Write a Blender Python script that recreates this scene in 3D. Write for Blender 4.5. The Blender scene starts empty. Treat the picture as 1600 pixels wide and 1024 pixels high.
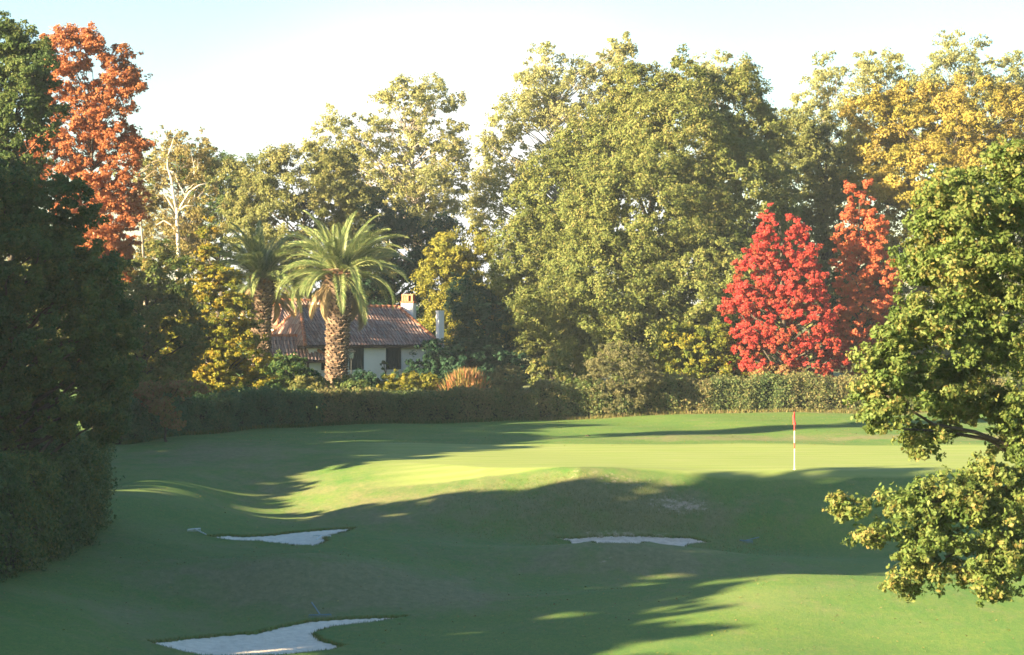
import bpy, math, numpy as np
from mathutils import Vector, Matrix
# ------------------------------------------------------------------ camera, world, sun, exposure
SC = bpy.context.scene
COL = SC.collection
F = 3778.0                       # focal length in pixels of the 1600-wide photograph
CAMZ = 5.5                       # camera height above the putting green
cam_d = bpy.data.cameras.new("camera"); cam = bpy.data.objects.new("camera", cam_d); COL.objects.link(cam)
cam_d.sensor_width = 36.0; cam_d.lens = 36.0 * F / 1600.0
cam_d.clip_start = 0.5; cam_d.clip_end = 8000
cam.location = (0, 0, CAMZ); cam.rotation_euler = (math.radians(90) - 12.0 / F, 0, 0)
SC.camera = cam

SUN_AZ, SUN_EL = math.radians(60), math.radians(17)      # from behind, left of the camera
to_sun = Vector((-math.sin(SUN_AZ) * math.cos(SUN_EL), -math.cos(SUN_AZ) * math.cos(SUN_EL), math.sin(SUN_EL)))
world = bpy.data.worlds.new("World"); SC.world = world; world.use_nodes = True
wn, wl = world.node_tree.nodes, world.node_tree.links
bg = wn["Background"]; bg.inputs[1].default_value = 0.042
sky = wn.new("ShaderNodeTexSky"); sky.sky_type = 'NISHITA'; sky.sun_disc = False
sky.sun_elevation = SUN_EL; sky.sun_rotation = math.pi + SUN_AZ
sky.air_density = 1.0; sky.dust_density = 0.7; sky.ozone_density = 1.5
# overexposed white painted into the sky colour low over the trees
tcw = wn.new("ShaderNodeTexCoord"); vd = wn.new("ShaderNodeVectorMath"); vd.operation = 'DISTANCE'; vd.inputs[1].default_value = (-0.015, 0.995, 0.03)
mpw = wn.new("ShaderNodeMapping"); mpw.inputs["Scale"].default_value = (1, 1, 1.25); wl.new(tcw.outputs["Generated"], mpw.inputs[0])
nzw = wn.new("ShaderNodeTexNoise"); nzw.inputs["Scale"].default_value = 3.0; nzw.inputs["Detail"].default_value = 5; wl.new(tcw.outputs["Generated"], nzw.inputs[0])
wl.new(mpw.outputs[0], vd.inputs[0])
ad = wn.new("ShaderNodeMath"); ad.operation = 'MULTIPLY_ADD'; wl.new(nzw.outputs[0], ad.inputs[0]); ad.inputs[1].default_value = 0.10; wl.new(vd.outputs["Value"], ad.inputs[2])
mrw = wn.new("ShaderNodeMapRange"); mrw.interpolation_type = 'SMOOTHERSTEP'
for i_, v_ in ((1, .215), (2, .09), (3, 0.0), (4, 1.0)): mrw.inputs[i_].default_value = v_
wl.new(ad.outputs[0], mrw.inputs[0])
mxw = wn.new("ShaderNodeMix"); mxw.data_type = 'RGBA'; mxw.inputs[7].default_value = (4.9, 4.9, 4.8, 1)
wl.new(mrw.outputs[0], mxw.inputs[0]); hsw = wn.new('ShaderNodeHueSaturation'); hsw.inputs['Saturation'].default_value = 1.22; wl.new(sky.outputs[0], hsw.inputs['Color']); wl.new(hsw.outputs[0], mxw.inputs[6]); wl.new(mxw.outputs[2], bg.inputs[0])
sun_d = bpy.data.lights.new("sun", 'SUN'); sun_d.energy = 5.0; sun_d.angle = math.radians(0.6); sun_d.color = (1.0, 0.79, 0.50)
sun = bpy.data.objects.new("sun", sun_d); COL.objects.link(sun)
sun.rotation_euler = (-to_sun).to_track_quat('-Z', 'Y').to_euler(); sun.location = (-60, -40, 60)
vs = SC.view_settings; vs.view_transform = 'Standard'; vs.look = 'None'; vs.gamma = 1; vs.use_curve_mapping = False
vs.exposure = 2.85
SC.cycles.max_bounces = 6; SC.cycles.diffuse_bounces = 3; SC.cycles.transmission_bounces = 3
SC.cycles.transparent_max_bounces = 4; SC.cycles.pixel_filter_type = 'BLACKMAN_HARRIS'; SC.cycles.filter_width = 1.55
SC.cycles.volume_bounces = 0

# ------------------------------------------------------------------ helpers
RNG = np.random.default_rng(7)
def at(px, py, D):
    return np.array([(px - 800.0) / F * D, D, CAMZ - (py - 500.0) / F * D])
def ss(a, b, t):
    u = np.clip((t - a) / (b - a), 0, 1); return u * u * (3 - 2 * u)
def gs(x, c, w): return np.exp(-((x - c) / w) ** 2)
def lin(x, pts):
    return np.interp(x, [p[0] for p in pts], [p[1] for p in pts])

def link(o, parent=None, loc=None):
    COL.objects.link(o)
    if parent is not None: o.parent = parent
    if loc is not None: o.location = loc
    return o
def tag(o, label=None, cat=None, group=None, kind=None):
    if label: o["label"] = label
    if cat: o["category"] = cat
    if group: o["group"] = group
    if kind: o["kind"] = kind
    return o
def empty(name, loc, label, cat, group=None, rz=0):
    o = bpy.data.objects.new(name, None); COL.objects.link(o); o.location = [float(v) for v in loc]; o.rotation_euler.z = rz
    o.empty_display_size = 0.3
    return tag(o, label, cat, group)
def mesh_np(name, V, nper, idx=None, attr=None, smooth=False):
    """V (n,3); idx (f,k) or None = consecutive polygons of nper vertices"""
    me = bpy.data.meshes.new(name)
    V = np.ascontiguousarray(V, dtype=np.float32)
    me.vertices.add(len(V)); me.vertices.foreach_set("co", V.ravel())
    if idx is None: idx = np.arange(len(V), dtype=np.int32).reshape(-1, nper)
    idx = np.ascontiguousarray(idx, dtype=np.int32)
    nf, k = idx.shape
    me.loops.add(nf * k); me.loops.foreach_set("vertex_index", idx.ravel())
    me.polygons.add(nf); me.polygons.foreach_set("loop_start", np.arange(0, nf * k, k, dtype=np.int32))
    me.polygons.foreach_set("use_smooth", np.full(nf, smooth))
    if attr is not None:
        a = me.attributes.new("v", 'FLOAT', 'FACE'); a.data.foreach_set("value", np.ascontiguousarray(attr, dtype=np.float32))
    me.update(calc_edges=True)
    return me
def obj(name, me, mat, parent=None, loc=None):
    o = bpy.data.objects.new(name, me)
    if mat is not None and len(me.materials) == 0: me.materials.append(mat)
    return link(o, parent, loc)
class MB:
    def __init__(s): s.v = []; s.f = []
    def add(s, vs, fs):
        n = len(s.v); s.v += [tuple(map(float, p)) for p in vs]; s.f += [tuple(n + i for i in f) for f in fs]
    def box(s, c, d, rz=0, top=1.0):
        x, y, z = d[0] / 2, d[1] / 2, d[2] / 2; ca, sa = math.cos(rz), math.sin(rz)
        P = []
        for sz in (-1, 1):
            k = top if sz > 0 else 1
            for sx, sy in ((-1, -1), (1, -1), (1, 1), (-1, 1)):
                a, b = sx * x * k, sy * y * k
                P.append((c[0] + a * ca - b * sa, c[1] + a * sa + b * ca, c[2] + sz * z))
        s.add(P, [(3, 2, 1, 0), (4, 5, 6, 7), (0, 1, 5, 4), (1, 2, 6, 5), (2, 3, 7, 6), (3, 0, 4, 7)])
    def tube(s, pts, rad, sides=6, cap=True):
        pts = [np.asarray(p, float) for p in pts]
        n0 = len(s.v); up = np.array([0.3, 0.2, 1.0])
        for i, p in enumerate(pts):
            t = pts[min(i + 1, len(pts) - 1)] - pts[max(i - 1, 0)]; t = t / (np.linalg.norm(t) + 1e-9)
            a = np.cross(t, up)
            if np.linalg.norm(a) < 0.15: a = np.cross(t, np.array([1.0, 0, 0]))
            a /= np.linalg.norm(a); b = np.cross(t, a)
            r = rad[i] if hasattr(rad, '__len__') else rad
            for k in range(sides):
                an = 2 * math.pi * k / sides
                s.v.append(tuple(p + r * (math.cos(an) * a + math.sin(an) * b)))
        for i in range(len(pts) - 1):
            for k in range(sides):
                k2 = (k + 1) % sides
                s.f.append((n0 + i * sides + k, n0 + i * sides + k2, n0 + (i + 1) * sides + k2, n0 + (i + 1) * sides + k))
        if cap:
            s.f.append(tuple(n0 + k for k in reversed(range(sides))))
            m = n0 + (len(pts) - 1) * sides; s.f.append(tuple(m + k for k in range(sides)))
    def build(s, name, mat, parent=None, loc=None, smooth=False):
        me = bpy.data.meshes.new(name); me.from_pydata(s.v, [], s.f)
        if smooth: me.polygons.foreach_set("use_smooth", [True] * len(me.polygons))
        me.update()
        return obj(name, me, mat, parent, loc)

# ------------------------------------------------------------------ materials
def newmat(name):
    m = bpy.data.materials.new(name); m.use_nodes = True
    nt = m.node_tree; return m, nt.nodes, nt.links, nt.nodes["Principled BSDF"]
def ramp(N, stops):
    r = N.new("ShaderNodeValToRGB"); cr = r.color_ramp
    while len(cr.elements) < len(stops): cr.elements.new(0.5)
    for e, (p, c) in zip(cr.elements, stops): e.position = p; e.color = (*c, 1)
    return r
def leaf_mat(name, cols, trans=0.44, rough=0.55):
    m, N, K, p = newmat(name)
    a = N.new("ShaderNodeAttribute"); a.attribute_name = "v"
    n = len(cols); r = ramp(N, [(0.08 + 0.84 * i / (n - 1), c) for i, c in enumerate(cols)])
    K.new(a.outputs["Fac"], r.inputs[0]); K.new(r.outputs[0], p.inputs["Base Color"])
    p.inputs["Roughness"].default_value = rough; p.inputs["Specular IOR Level"].default_value = 0.15
    t = N.new("ShaderNodeBsdfTranslucent"); K.new(r.outputs[0], t.inputs[0])
    mx = N.new("ShaderNodeMixShader"); mx.inputs[0].default_value = trans
    K.new(p.outputs[0], mx.inputs[1]); K.new(t.outputs[0], mx.inputs[2])
    K.new(mx.outputs[0], N["Material Output"].inputs[0])
    return m
def noise_mat(name, c1, c2, scale=3.0, rough=0.9, bump=0.0, detail=6, stretch=(1, 1, 1), bscale=None):
    m, N, K, p = newmat(name)
    tc = N.new("ShaderNodeTexCoord"); mp = N.new("ShaderNodeMapping"); mp.inputs["Scale"].default_value = stretch
    K.new(tc.outputs["Object"], mp.inputs[0])
    nz = N.new("ShaderNodeTexNoise"); nz.inputs["Scale"].default_value = scale; nz.inputs["Detail"].default_value = detail
    K.new(mp.outputs[0], nz.inputs[0])
    r = ramp(N, [(0.3, c1), (0.7, c2)]); K.new(nz.outputs[0], r.inputs[0]); K.new(r.outputs[0], p.inputs["Base Color"])
    p.inputs["Roughness"].default_value = rough; p.inputs["Specular IOR Level"].default_value = 0.2
    if bump:
        nb = N.new("ShaderNodeTexNoise"); nb.inputs["Scale"].default_value = bscale or scale * 4; K.new(mp.outputs[0], nb.inputs[0])
        b = N.new("ShaderNodeBump"); b.inputs["Strength"].default_value = bump; b.inputs["Distance"].default_value = 0.05
        K.new(nb.outputs[0], b.inputs["Height"]); K.new(b.outputs[0], p.inputs["Normal"])
    return m
LM = dict(
    dark=leaf_mat("leaves_dark_green", [(.034, .085, .03), (.052, .11, .034), (.085, .135, .036), (.17, .18, .045)]),
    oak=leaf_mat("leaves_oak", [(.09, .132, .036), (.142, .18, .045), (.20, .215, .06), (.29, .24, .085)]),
    nearoak=leaf_mat("leaves_near_oak", [(.075, .125, .03), (.105, .16, .038), (.135, .18, .045), (.17, .195, .055), (.28, .21, .065)]),
    tall=leaf_mat("leaves_tall_green", [(.05, .095, .03), (.085, .13, .036), (.15, .17, .045)]),
    red=leaf_mat("leaves_rust", [(.20, .14, .05), (.38, .15, .055), (.50, .18, .075), (.46, .26, .09)]),
    rusty=leaf_mat("leaves_rust_green", [(.07, .12, .035), (.12, .16, .042), (.20, .20, .055), (.32, .19, .06)]),
    plane=leaf_mat("leaves_plane", [(.19, .215, .08), (.27, .285, .105), (.35, .35, .14), (.38, .32, .13)], 0.48),
    olive=leaf_mat("leaves_olive", [(.12, .145, .045), (.18, .195, .06), (.26, .23, .08)]),
    lime=leaf_mat("leaves_lime", [(.10, .13, .02), (.21, .21, .03), (.33, .28, .05)]),
    yellow=leaf_mat("leaves_yellow", [(.17, .17, .035), (.27, .235, .045), (.35, .28, .06), (.33, .23, .07)]),
    gold=leaf_mat("leaves_gold_green", [(.08, .12, .02), (.17, .19, .025), (.30, .25, .03), (.38, .23, .04)]),
    crimson=leaf_mat("leaves_crimson", [(.24, .15, .05), (.42, .09, .05), (.54, .055, .06), (.54, .16, .07)]),
    orange=leaf_mat("leaves_orange_red", [(.32, .18, .06), (.50, .15, .06), (.60, .14, .07), (.54, .24, .09)]),
    ever=leaf_mat("leaves_evergreen", [(.022, .065, .038), (.034, .085, .045), (.05, .105, .05)]),
    hedge=leaf_mat("leaves_hedge", [(.065, .12, .042), (.10, .15, .05), (.15, .17, .06), (.24, .20, .085)]),
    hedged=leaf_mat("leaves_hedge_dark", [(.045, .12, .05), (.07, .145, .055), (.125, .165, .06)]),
    brown=leaf_mat("leaves_brown_twig", [(.15, .13, .055), (.24, .19, .08), (.28, .24, .08), (.20, .20, .05)]),
    pale=leaf_mat("leaves_pale_feather", [(.11, .12, .05), (.16, .16, .07), (.22, .19, .09)]),
    pink=leaf_mat("leaves_pinkish", [(.14, .16, .04), (.26, .22, .07), (.34, .20, .09), (.36, .14, .07)]),
    palm=leaf_mat("leaves_palm", [(.08, .13, .04), (.14, .19, .06), (.24, .265, .105)], 0.2, 0.4),
    palmdead=leaf_mat("leaves_palm_dead", [(.30, .22, .11), (.38, .28, .15)], 0.2, 0.6),
    grass=leaf_mat("grass_blades", [(.05, .11, .02), (.09, .14, .03), (.17, .16, .05), (.26, .21, .09)]),
)
BARK = noise_mat("bark_brown", (.045, .038, .028), (.095, .08, .06), 6, 0.9, 0.6)
BARKP = noise_mat("bark_pale", (.16, .14, .11), (.30, .26, .21), 4, 0.8, 0.4)
BARKW = noise_mat("bark_white", (.36, .30, .24), (.55, .49, .42), 4, 0.75, 0.3)

# ------------------------------------------------------------------ terrain
def und(x, y):
    return 0.05 * np.sin(x * 0.31 + 1.3) * np.sin(y * 0.23 + x * 0.07) + 0.03 * np.sin(x * 0.77 + y * 0.41) + 0.02 * np.sin(y * 0.9 - x * .5)
def zbase(x, y):
    x = np.asarray(x, float); y = np.asarray(y, float)
    low = -2.25 + 1.2 * ss(-7, -13, x) - 0.1 * ss(0, 10, x)
    low = low + 0.75 * ss(70, 80, y) * ss(-1, -6, x)
    yt = lin(x, [(-14, 104), (-8, 100), (-4, 94), (-1, 89.5), (1, 88), (2.4, 87.2), (4.5, 87.8), (8, 88.4), (16, 88.6), (40, 90)])
    yb = lin(x, [(-14, 84), (-8, 80), (-2, 77), (0, 78), (2, 80), (9, 80.5), (13, 79), (30, 78)])
    t = np.clip((y - yb) / (yt - yb), 0, 1)
    sharp = ss(-7, 2.5, x)
    t = (1 - sharp) * (t * t * (3 - 2 * t)) + sharp * np.where(t < .5, 2 * t * t * .9 + 0.0, 1 - (1 - (.45 + (t - .5) * 1.1)) * 1.0)
    z = low + (0 - low) * t
    z = z + 0.10 * gs(x, 1.8, 3.0) * gs(y, 87.6, 2.4)
    z = z + 0.16 * gs(x, -2.5, 3) * gs(y, 84, 4)
    # hollow on the left of the bank and little rise
    z = z - 0.35 * gs(x, -9.5, 2.2) * gs(y, 87, 4)
    # bunker 2: dip, and the mound in front of it
    z = z - 0.10 * gs(x, 4.2, 3.6) * gs(y, 79.3, 1.2)
    z = z + 0.80 * gs(x, 3.6, 4.8) * gs(y, 76.0, 3.1)
    z = z + 0.35 * gs(x, -2.2, 2.4) * gs(y, 76.5, 4.5)
    # right hand ridge
    z = z + (0.15 + 0.75 * ss(0.0, 7.5, x)) * gs(y, 65.5, np.where(y > 65.5, 3.2, 7.5)) * ss(-1, 1.5, x)
    # left mound
    z = z + 1.12 * gs(x, -6.2, 3.7) * gs(y, 68.0, np.where(y > 68, 6.5, 4.4))
    # behind the green, up to the hedge and the garden
    z = z + 0.10 * ss(99, 106, y) + 0.45 * ss(106, 128, y) * ss(-6, 14, x) + 0.6 * ss(128, 150, y)
    # towards the viewer the ground climbs the knoll
    z = z + 4.2 * ss(40, 6, y)
    z = z + und(x, y) * ss(150, 120, y) * (1 - 0.75 * ss(88, 92, y) * ss(108, 102, y) * ss(-4, 0, x))
    return z
def zb(x, y): return float(zbase(x, y))
def ground_hit(px, py, d0=40, d1=135):
    D = np.arange(d0, d1, 0.02)
    x = (px - 800) / F * D; zr = CAMZ - (py - 500) / F * D
    h = zbase(x, D) - zr
    k = int(np.argmax(h > 0)) if (h > 0).any() else len(D) - 1
    return x[k], D[k]
def poly_sd(X, Y, P):
    """signed distance, negative inside"""
    P = np.asarray(P); Q = np.roll(P, -1, 0); d = np.full(X.shape, 1e9); ins = np.zeros(X.shape, bool)
    for (ax, ay), (bx, by) in zip(P, Q):
        ex, ey = bx - ax, by - ay; L = ex * ex + ey * ey + 1e-12
        t = np.clip(((X - ax) * ex + (Y - ay) * ey) / L, 0, 1)
        d = np.minimum(d, np.hypot(X - ax - t * ex, Y - ay - t * ey))
        c = ((ay > Y) != (by > Y)) & (X < (bx - ax) * (Y - ay) / (by - ay + 1e-12) + ax)
        ins ^= c
    return np.where(ins, -d, d)
BUNK = {
  'a': [(324, 839), (352, 836), (376, 838), (420, 836), (455, 832), (500, 828), (556, 825), (536, 833), (508, 840), (512, 846), (496, 853), (462, 853), (440, 850), (405, 846), (360, 845)],
  'b': [(862, 839), (885, 840), (930, 838), (960, 837), (1010, 837), (1045, 839), (1080, 840), (1112, 848), (1075, 851), (1000, 851), (930, 850), (890, 846)],
  'c': [(230, 1003), (290, 997), (345, 992), (400, 989), (440, 979), (480, 971), (540, 966), (640, 963), (590, 972), (520, 980), (490, 990), (500, 999), (538, 1010), (520, 1016), (450, 1024), (330, 1026), (270, 1015)],
}
BP = {k: [ground_hit(px, py) for px, py in v] for k, v in BUNK.items()}
def bunk_sd(X, Y):
    d = np.full(X.shape, 1e9)
    for P in BP.values(): d = np.minimum(d, poly_sd(X, Y, P))
    return d + 0.035 * np.sin(X * 23 + Y * 11) + 0.03 * np.sin(Y * 31 - X * 17)
def axis(segs):
    out = []
    for a, b, st in segs: out.append(np.arange(a, b, st))
    return np.concatenate(out)
xs = axis([(-3000, -400, 400), (-400, -80, 40), (-80, -30, 4), (-30, -14, .5), (-14, 12, .11), (12, 32, .5), (32, 80, 4), (80, 400, 40), (400, 3001, 400)])
ys = axis([(-400, -40, 60), (-40, 44, 3), (44, 52, .5), (52, 64, .11), (64, 75, .25), (75, 84, .11), (84, 140, .4), (140, 220, 3), (220, 600, 30), (600, 4001, 300)])
X, Y = np.meshgrid(xs, ys)
Z = zbase(X, Y)
msk = (X > -15) & (X < 13) & (Y > 51) & (Y < 85)
SD = np.full(X.shape, 99.0); SD[msk] = bunk_sd(X[msk], Y[msk])
Z = Z - 0.16 * ss(0.02, -0.10, SD) + 0.035 * gs(SD, 0.12, 0.14)
# flat far away
nx, ny = len(xs), len(ys)
V = np.stack([X.ravel(), Y.ravel(), Z.ravel()], 1)
ii = (np.arange(ny - 1)[:, None] * nx + np.arange(nx - 1)[None, :]).ravel()
me = mesh_np("ground", V, 4, np.stack([ii, ii + 1, ii + 1 + nx, ii + nx], 1), smooth=True)
# natural worn / mown areas as point attributes
def ellm(px, py, rx, ry, D):
    c = at(px, py, D); return gs(X, c[0], rx) * gs(Y, D, ry)
dry = (0.9 * gs(X, -6.0, 3.6) * gs(Y, 65.5, 3.4) + 0.75 * gs(X, 3.6, 4.5) * gs(Y, 74, 2.6) + 0.75 * gs(X, 4.3, 3.6) * gs(Y, 84.5, 2.6)
       + 0.6 * gs(X, -4.0, 5) * gs(Y, 84.5, 4.5) + 0.7 * gs(X, -12, 3.5) * gs(Y, 100, 6) + 0.45 * gs(X, -8.5, 2.5) * gs(Y, 91, 3)
       + 0.55 * gs(Y, 110, 2.2) * ss(2, 8, X) + 0.5 * gs(X, -1.8, 2.2) * gs(Y, 67, 4) + 0.6 * ss(126.5, 129, Y) * ss(-6, 0, X) + 0.35 * gs(X, -9, 2) * gs(Y, 59, 3))
bare = 0.9 * gs(X, 5.9, 1.6) * gs(Y, 84.9, 0.8) + 0.8 * gs(X, 4.0, 2.2) * gs(Y, 82.3, 0.7) + 0.6 * gs(X, 2.8, 0.5) * gs(Y, 73.5, 0.6) + 0.6 * gs(X, 3.6, 3.2) * gs(Y, 86.6, .8)
putt = ss(87.3, 88.3, Y) * ss(106.5, 104.5, Y + 0.06 * X) * ss(-8.5, -2.5, X + 0.12 * (Y - 96)) * ss(27, 25, X)
for nm, arr in (("dry", dry), ("bare", bare), ("putt", putt)):
    a = me.attributes.new(nm, 'FLOAT', 'POINT'); a.data.foreach_set("value", np.clip(arr, 0, 1).astype(np.float32).ravel())
def ground_material():
    m, N, K, p = newmat("turf")
    tc = N.new("ShaderNodeTexCoord")
    def nz(scale, detail=5, st=(1, 1, 1), rough=.6):
        mp = N.new("ShaderNodeMapping"); mp.inputs["Scale"].default_value = st; K.new(tc.outputs["Object"], mp.inputs[0])
        n = N.new("ShaderNodeTexNoise"); n.inputs["Scale"].default_value = scale; n.inputs["Detail"].default_value = detail
        n.inputs["Roughness"].default_value = rough
        K.new(mp.outputs[0], n.inputs[0]); return n.outputs[0]
    def at_(n):
        a = N.new("ShaderNodeAttribute"); a.attribute_name = n; return a.outputs["Fac"]
    def mixc(f, a, b):
        x = N.new("ShaderNodeMix"); x.data_type = 'RGBA'
        K.new(f, x.inputs[0])
        for s, v in ((6, a), (7, b)):
            if isinstance(v, tuple): x.inputs[s].default_value = (*v, 1)
            else: K.new(v, x.inputs[s])
        return x.outputs[2]
    def math_(op, a, b, c=None):
        x = N.new("ShaderNodeMath"); x.operation = op
        for i, v in enumerate((a, b) if c is None else (a, b, c)):
            if isinstance(v, (int, float)): x.inputs[i].default_value = v
            else: K.new(v, x.inputs[i])
        return x.outputs[0]
    def band(v, lo, hi):
        x = N.new("ShaderNodeMapRange"); x.inputs[1].default_value = lo; x.inputs[2].default_value = hi; x.clamp = True
        K.new(v, x.inputs[0]); return x.outputs[0]
    fair = mixc(band(nz(.35, 6), .3, .7), (.056, .14, .026), (.10, .17, .031))
    fair = mixc(math_('MULTIPLY', band(nz(4.5, 8, (1, .45, 1), .7), .45, .75), .55), fair, (.175, .195, .045))
    fair = mixc(math_('MULTIPLY', band(nz(14, 5, (1, .35, 1), .75), .45, .75), .7), fair, (.04, .095, .026))
    fair = mixc(math_('MULTIPLY', band(nz(38, 3, (1, .3, 1)), .5, .8), .5), fair, (.17, .21, .055))
    dryc = mixc(band(nz(5, 8, (1, .5, 1), .75), .35, .7), (.115, .125, .052), (.22, .195, .09))
    dm = band(math_('ADD', at_("dry"), math_('MULTIPLY', math_('SUBTRACT', nz(.8, 8, (1, .6, 1), .7), .5), 2.1)), .08, .68)
    col = mixc(math_('MULTIPLY', dm, .9), fair, dryc)
    wide = band(nz(.16, 4, (.6, 1.4, 1)), .52, .72)
    col = mixc(math_('MULTIPLY', wide, .35), col, (.17, .185, .075))
    pw = N.new("ShaderNodeTexWave"); pw.inputs["Scale"].default_value = .22; pw.bands_direction = 'Y'; pw.inputs["Distortion"].default_value = .6
    K.new(tc.outputs["Object"], pw.inputs[0])
    pc = mixc(pw.outputs[1], (.165, .225, .052), (.195, .25, .062))
    pc = mixc(math_('MULTIPLY', band(nz(1.2, 8, (.3, 1.5, 1), .7), .4, .7), .4), pc, (.28, .27, .13))
    pm = band(math_('ADD', at_("putt"), math_('MULTIPLY', math_('SUBTRACT', nz(2, 4), .5), .5)), .2, .8)
    col = mixc(pm, col, pc)
    bm_ = band(math_('ADD', at_("bare"), math_('MULTIPLY', math_('SUBTRACT', nz(3.2, 8, (1, .8, 1), .75), .5), 2.4)), .55, 1.0)
    col = mixc(bm_, col, (.36, .29, .20))
    K.new(col, p.inputs["Base Color"]); p.inputs["Roughness"].default_value = .85; p.inputs["Specular IOR Level"].default_value = .15
    h = math_('ADD', math_('MULTIPLY', nz(9, 6, (1, .6, 1), .75), 1.0), math_('MULTIPLY', nz(30, 3), .5))
    hm = math_('MULTIPLY', h, math_('SUBTRACT', 1.0, math_('MULTIPLY', at_("putt"), .9)))
    b = N.new("ShaderNodeBump"); b.inputs["Strength"].default_value = .35; b.inputs["Distance"].default_value = .05
    K.new(hm, b.inputs["Height"]); K.new(b.outputs[0], p.inputs["Normal"])
    return m
TURF = ground_material()
g = obj("ground", me, TURF); tag(g, kind="structure")

# sand of the three bunkers
SAND = noise_mat("bunker_sand", (.62, .53, .40), (.78, .68, .53), 5, .95, .5, 8, bscale=14)
SANDW = noise_mat("bunker_sand_warm", (.44, .36, .28), (.62, .52, .40), 5, .95, .5, 8, bscale=14)
for k, lab in (('a', 0), ('b', 1), ('c', 2)):
    P = np.array(BP[k]); lo, hi = P.min(0) - .4, P.max(0) + .4
    gx, gy = np.meshgrid(np.arange(lo[0], hi[0], .09), np.arange(lo[1], hi[1], .09))
    d = poly_sd(gx, gy, P)
    gz = zbase(gx, gy) - .035 - .03 * ss(0, -.8, d) + .008 * np.sin(gx * 9 + gy * 21) + .006 * np.sin(gx * 31 - gy * 13) - .02 * ss(.05, .3, d)
    n2, n1 = gx.shape
    q = (np.arange(n2 - 1)[:, None] * n1 + np.arange(n1 - 1)[None, :])
    keep = (d[:-1, :-1] < .3)
    q = q[keep].ravel()
    V = np.stack([gx.ravel(), gy.ravel(), gz.ravel()], 1)
    o = obj("sand", mesh_np("sand", V, 4, np.stack([q, q + 1, q + 1 + n1, q + n1], 1), smooth=True), SANDW if k == 'b' else SAND)
    tag(o, kind="structure")

# ------------------------------------------------------------------ leaves
def unit(a): return a / (np.linalg.norm(a, axis=1, keepdims=True) + 1e-9)
def leaves(name, C, Nn, size, attr, shape='diamond', aspect=1.5, rng=RNG):
    n = len(C)
    Nn = unit(Nn); R = unit(rng.normal(size=(n, 3)))
    T = unit(np.cross(Nn, R)); B = np.cross(Nn, T)
    s = np.asarray(size).reshape(-1, 1)
    if shape == 'diamond':
        w = s / aspect
        fold = (rng.uniform(-.25, .25, (n, 1))) * s
        V = np.stack([C - T * s * .5, C + B * w * .5 + Nn * fold - T * s * .08, C + T * s * .5, C - B * w * .5 + Nn * fold - T * s * .08], 1).reshape(-1, 3)
        return mesh_np(name, V, 4, attr=attr)
    if shape == 'lobed':
        prof = [(-.5, 0), (-.22, .13), (-.12, .30), (.02, .17), (.14, .33), (.28, .15), (.40, .17), (.5, 0), (.38, -.19), (.26, -.14), (.12, -.34), (.0, -.16), (-.12, -.28), (-.24, -.12)]
        cup = rng.uniform(-.5, .5, (n, 1))
        V = np.stack([C + T * s * a + B * s * b + Nn * s * cup * (abs(b) + .5 * a * a) for a, b in prof], 1).reshape(-1, 3)
        return mesh_np(name, V, len(prof), attr=attr)
    if shape == 'blade':
        w = s / aspect
        V = np.stack([C - B * w * .5, C + B * w * .5, C + Nn * s], 1).reshape(-1, 3)
        return mesh_np(name, V, 3, attr=attr)
def clump_centres(lobes, n, rng, inner=.45):
    """lobes: (c, r) ellipsoids. Centres favour the outer shell."""
    vol = np.array([np.prod(r) ** (2 / 3) for c, r in lobes]); vol = vol / vol.sum()
    out = []
    tries = 0
    while len(out) < n and tries < n * 30:
        tries += 1
        k = rng.choice(len(lobes), p=vol); c, r = lobes[k]
        d = rng.normal(size=3); d /= np.linalg.norm(d)
        f = inner + (1 - inner) * rng.random() ** .6
        p = c + d * r * f
        deep = False
        for j, (c2, r2) in enumerate(lobes):
            if j != k and np.sum(((p - c2) / r2) ** 2) < .45: deep = True; break
        if deep and rng.random() < .6: continue
        out.append((p, d, k))
    return out
def foliage(name, cents, crown_c, clump_r, per, size, mat, parent, org, seed, shape='diamond', up=.35, flat=.75, rnd=.55, colr=.5, bias=0, zgrad=None, aspect=1.5, sub=5):
    """clumps hold sub-clumps (sprays); leaves sit on the sprays' surfaces"""
    rng = np.random.default_rng(seed)
    Cs, Ns, At = [], [], []
    for (p, d, k) in cents:
        cr = clump_r * rng.uniform(.6, 1.35)
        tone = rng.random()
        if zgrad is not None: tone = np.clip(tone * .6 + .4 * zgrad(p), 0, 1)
        nsub = max(1, int(rng.poisson(sub)))
        for s_ in range(nsub):
            sd = unit(rng.normal(size=(1, 3)))[0]
            out = (p - crown_c); out = out / (np.linalg.norm(out) + 1e-6)
            if np.dot(sd, out) < -.3 and rng.random() < .6: sd = -sd
            sp = p + sd * cr * rng.uniform(.35, .95) * np.array([1, 1, flat])
            sr = cr * rng.uniform(.28, .5)
            m = max(3, int(per * rng.uniform(.6, 1.4) / sub))
            dd = unit(rng.normal(size=(m, 3)))
            q = sp + dd * sr * rng.uniform(.35, 1.0, (m, 1)) * np.array([1, 1, flat])
            nn = dd * .5 + sd * .5 + d * .35 + np.array([0, 0, up]) + rng.normal(size=(m, 3)) * rnd
            Cs.append(q); Ns.append(nn)
            At.append(np.clip(colr * (tone * .75 + .25 * rng.random()) + (1 - colr) * rng.random(m) + bias, 0, 1))
    C = np.concatenate(Cs) - org; Nn = np.concatenate(Ns); A = np.concatenate(At)
    sz = size * rng.uniform(.65, 1.35, len(C))
    return obj(name, leaves(name, C, Nn, sz, A, shape, aspect, rng), mat, parent)
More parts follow.
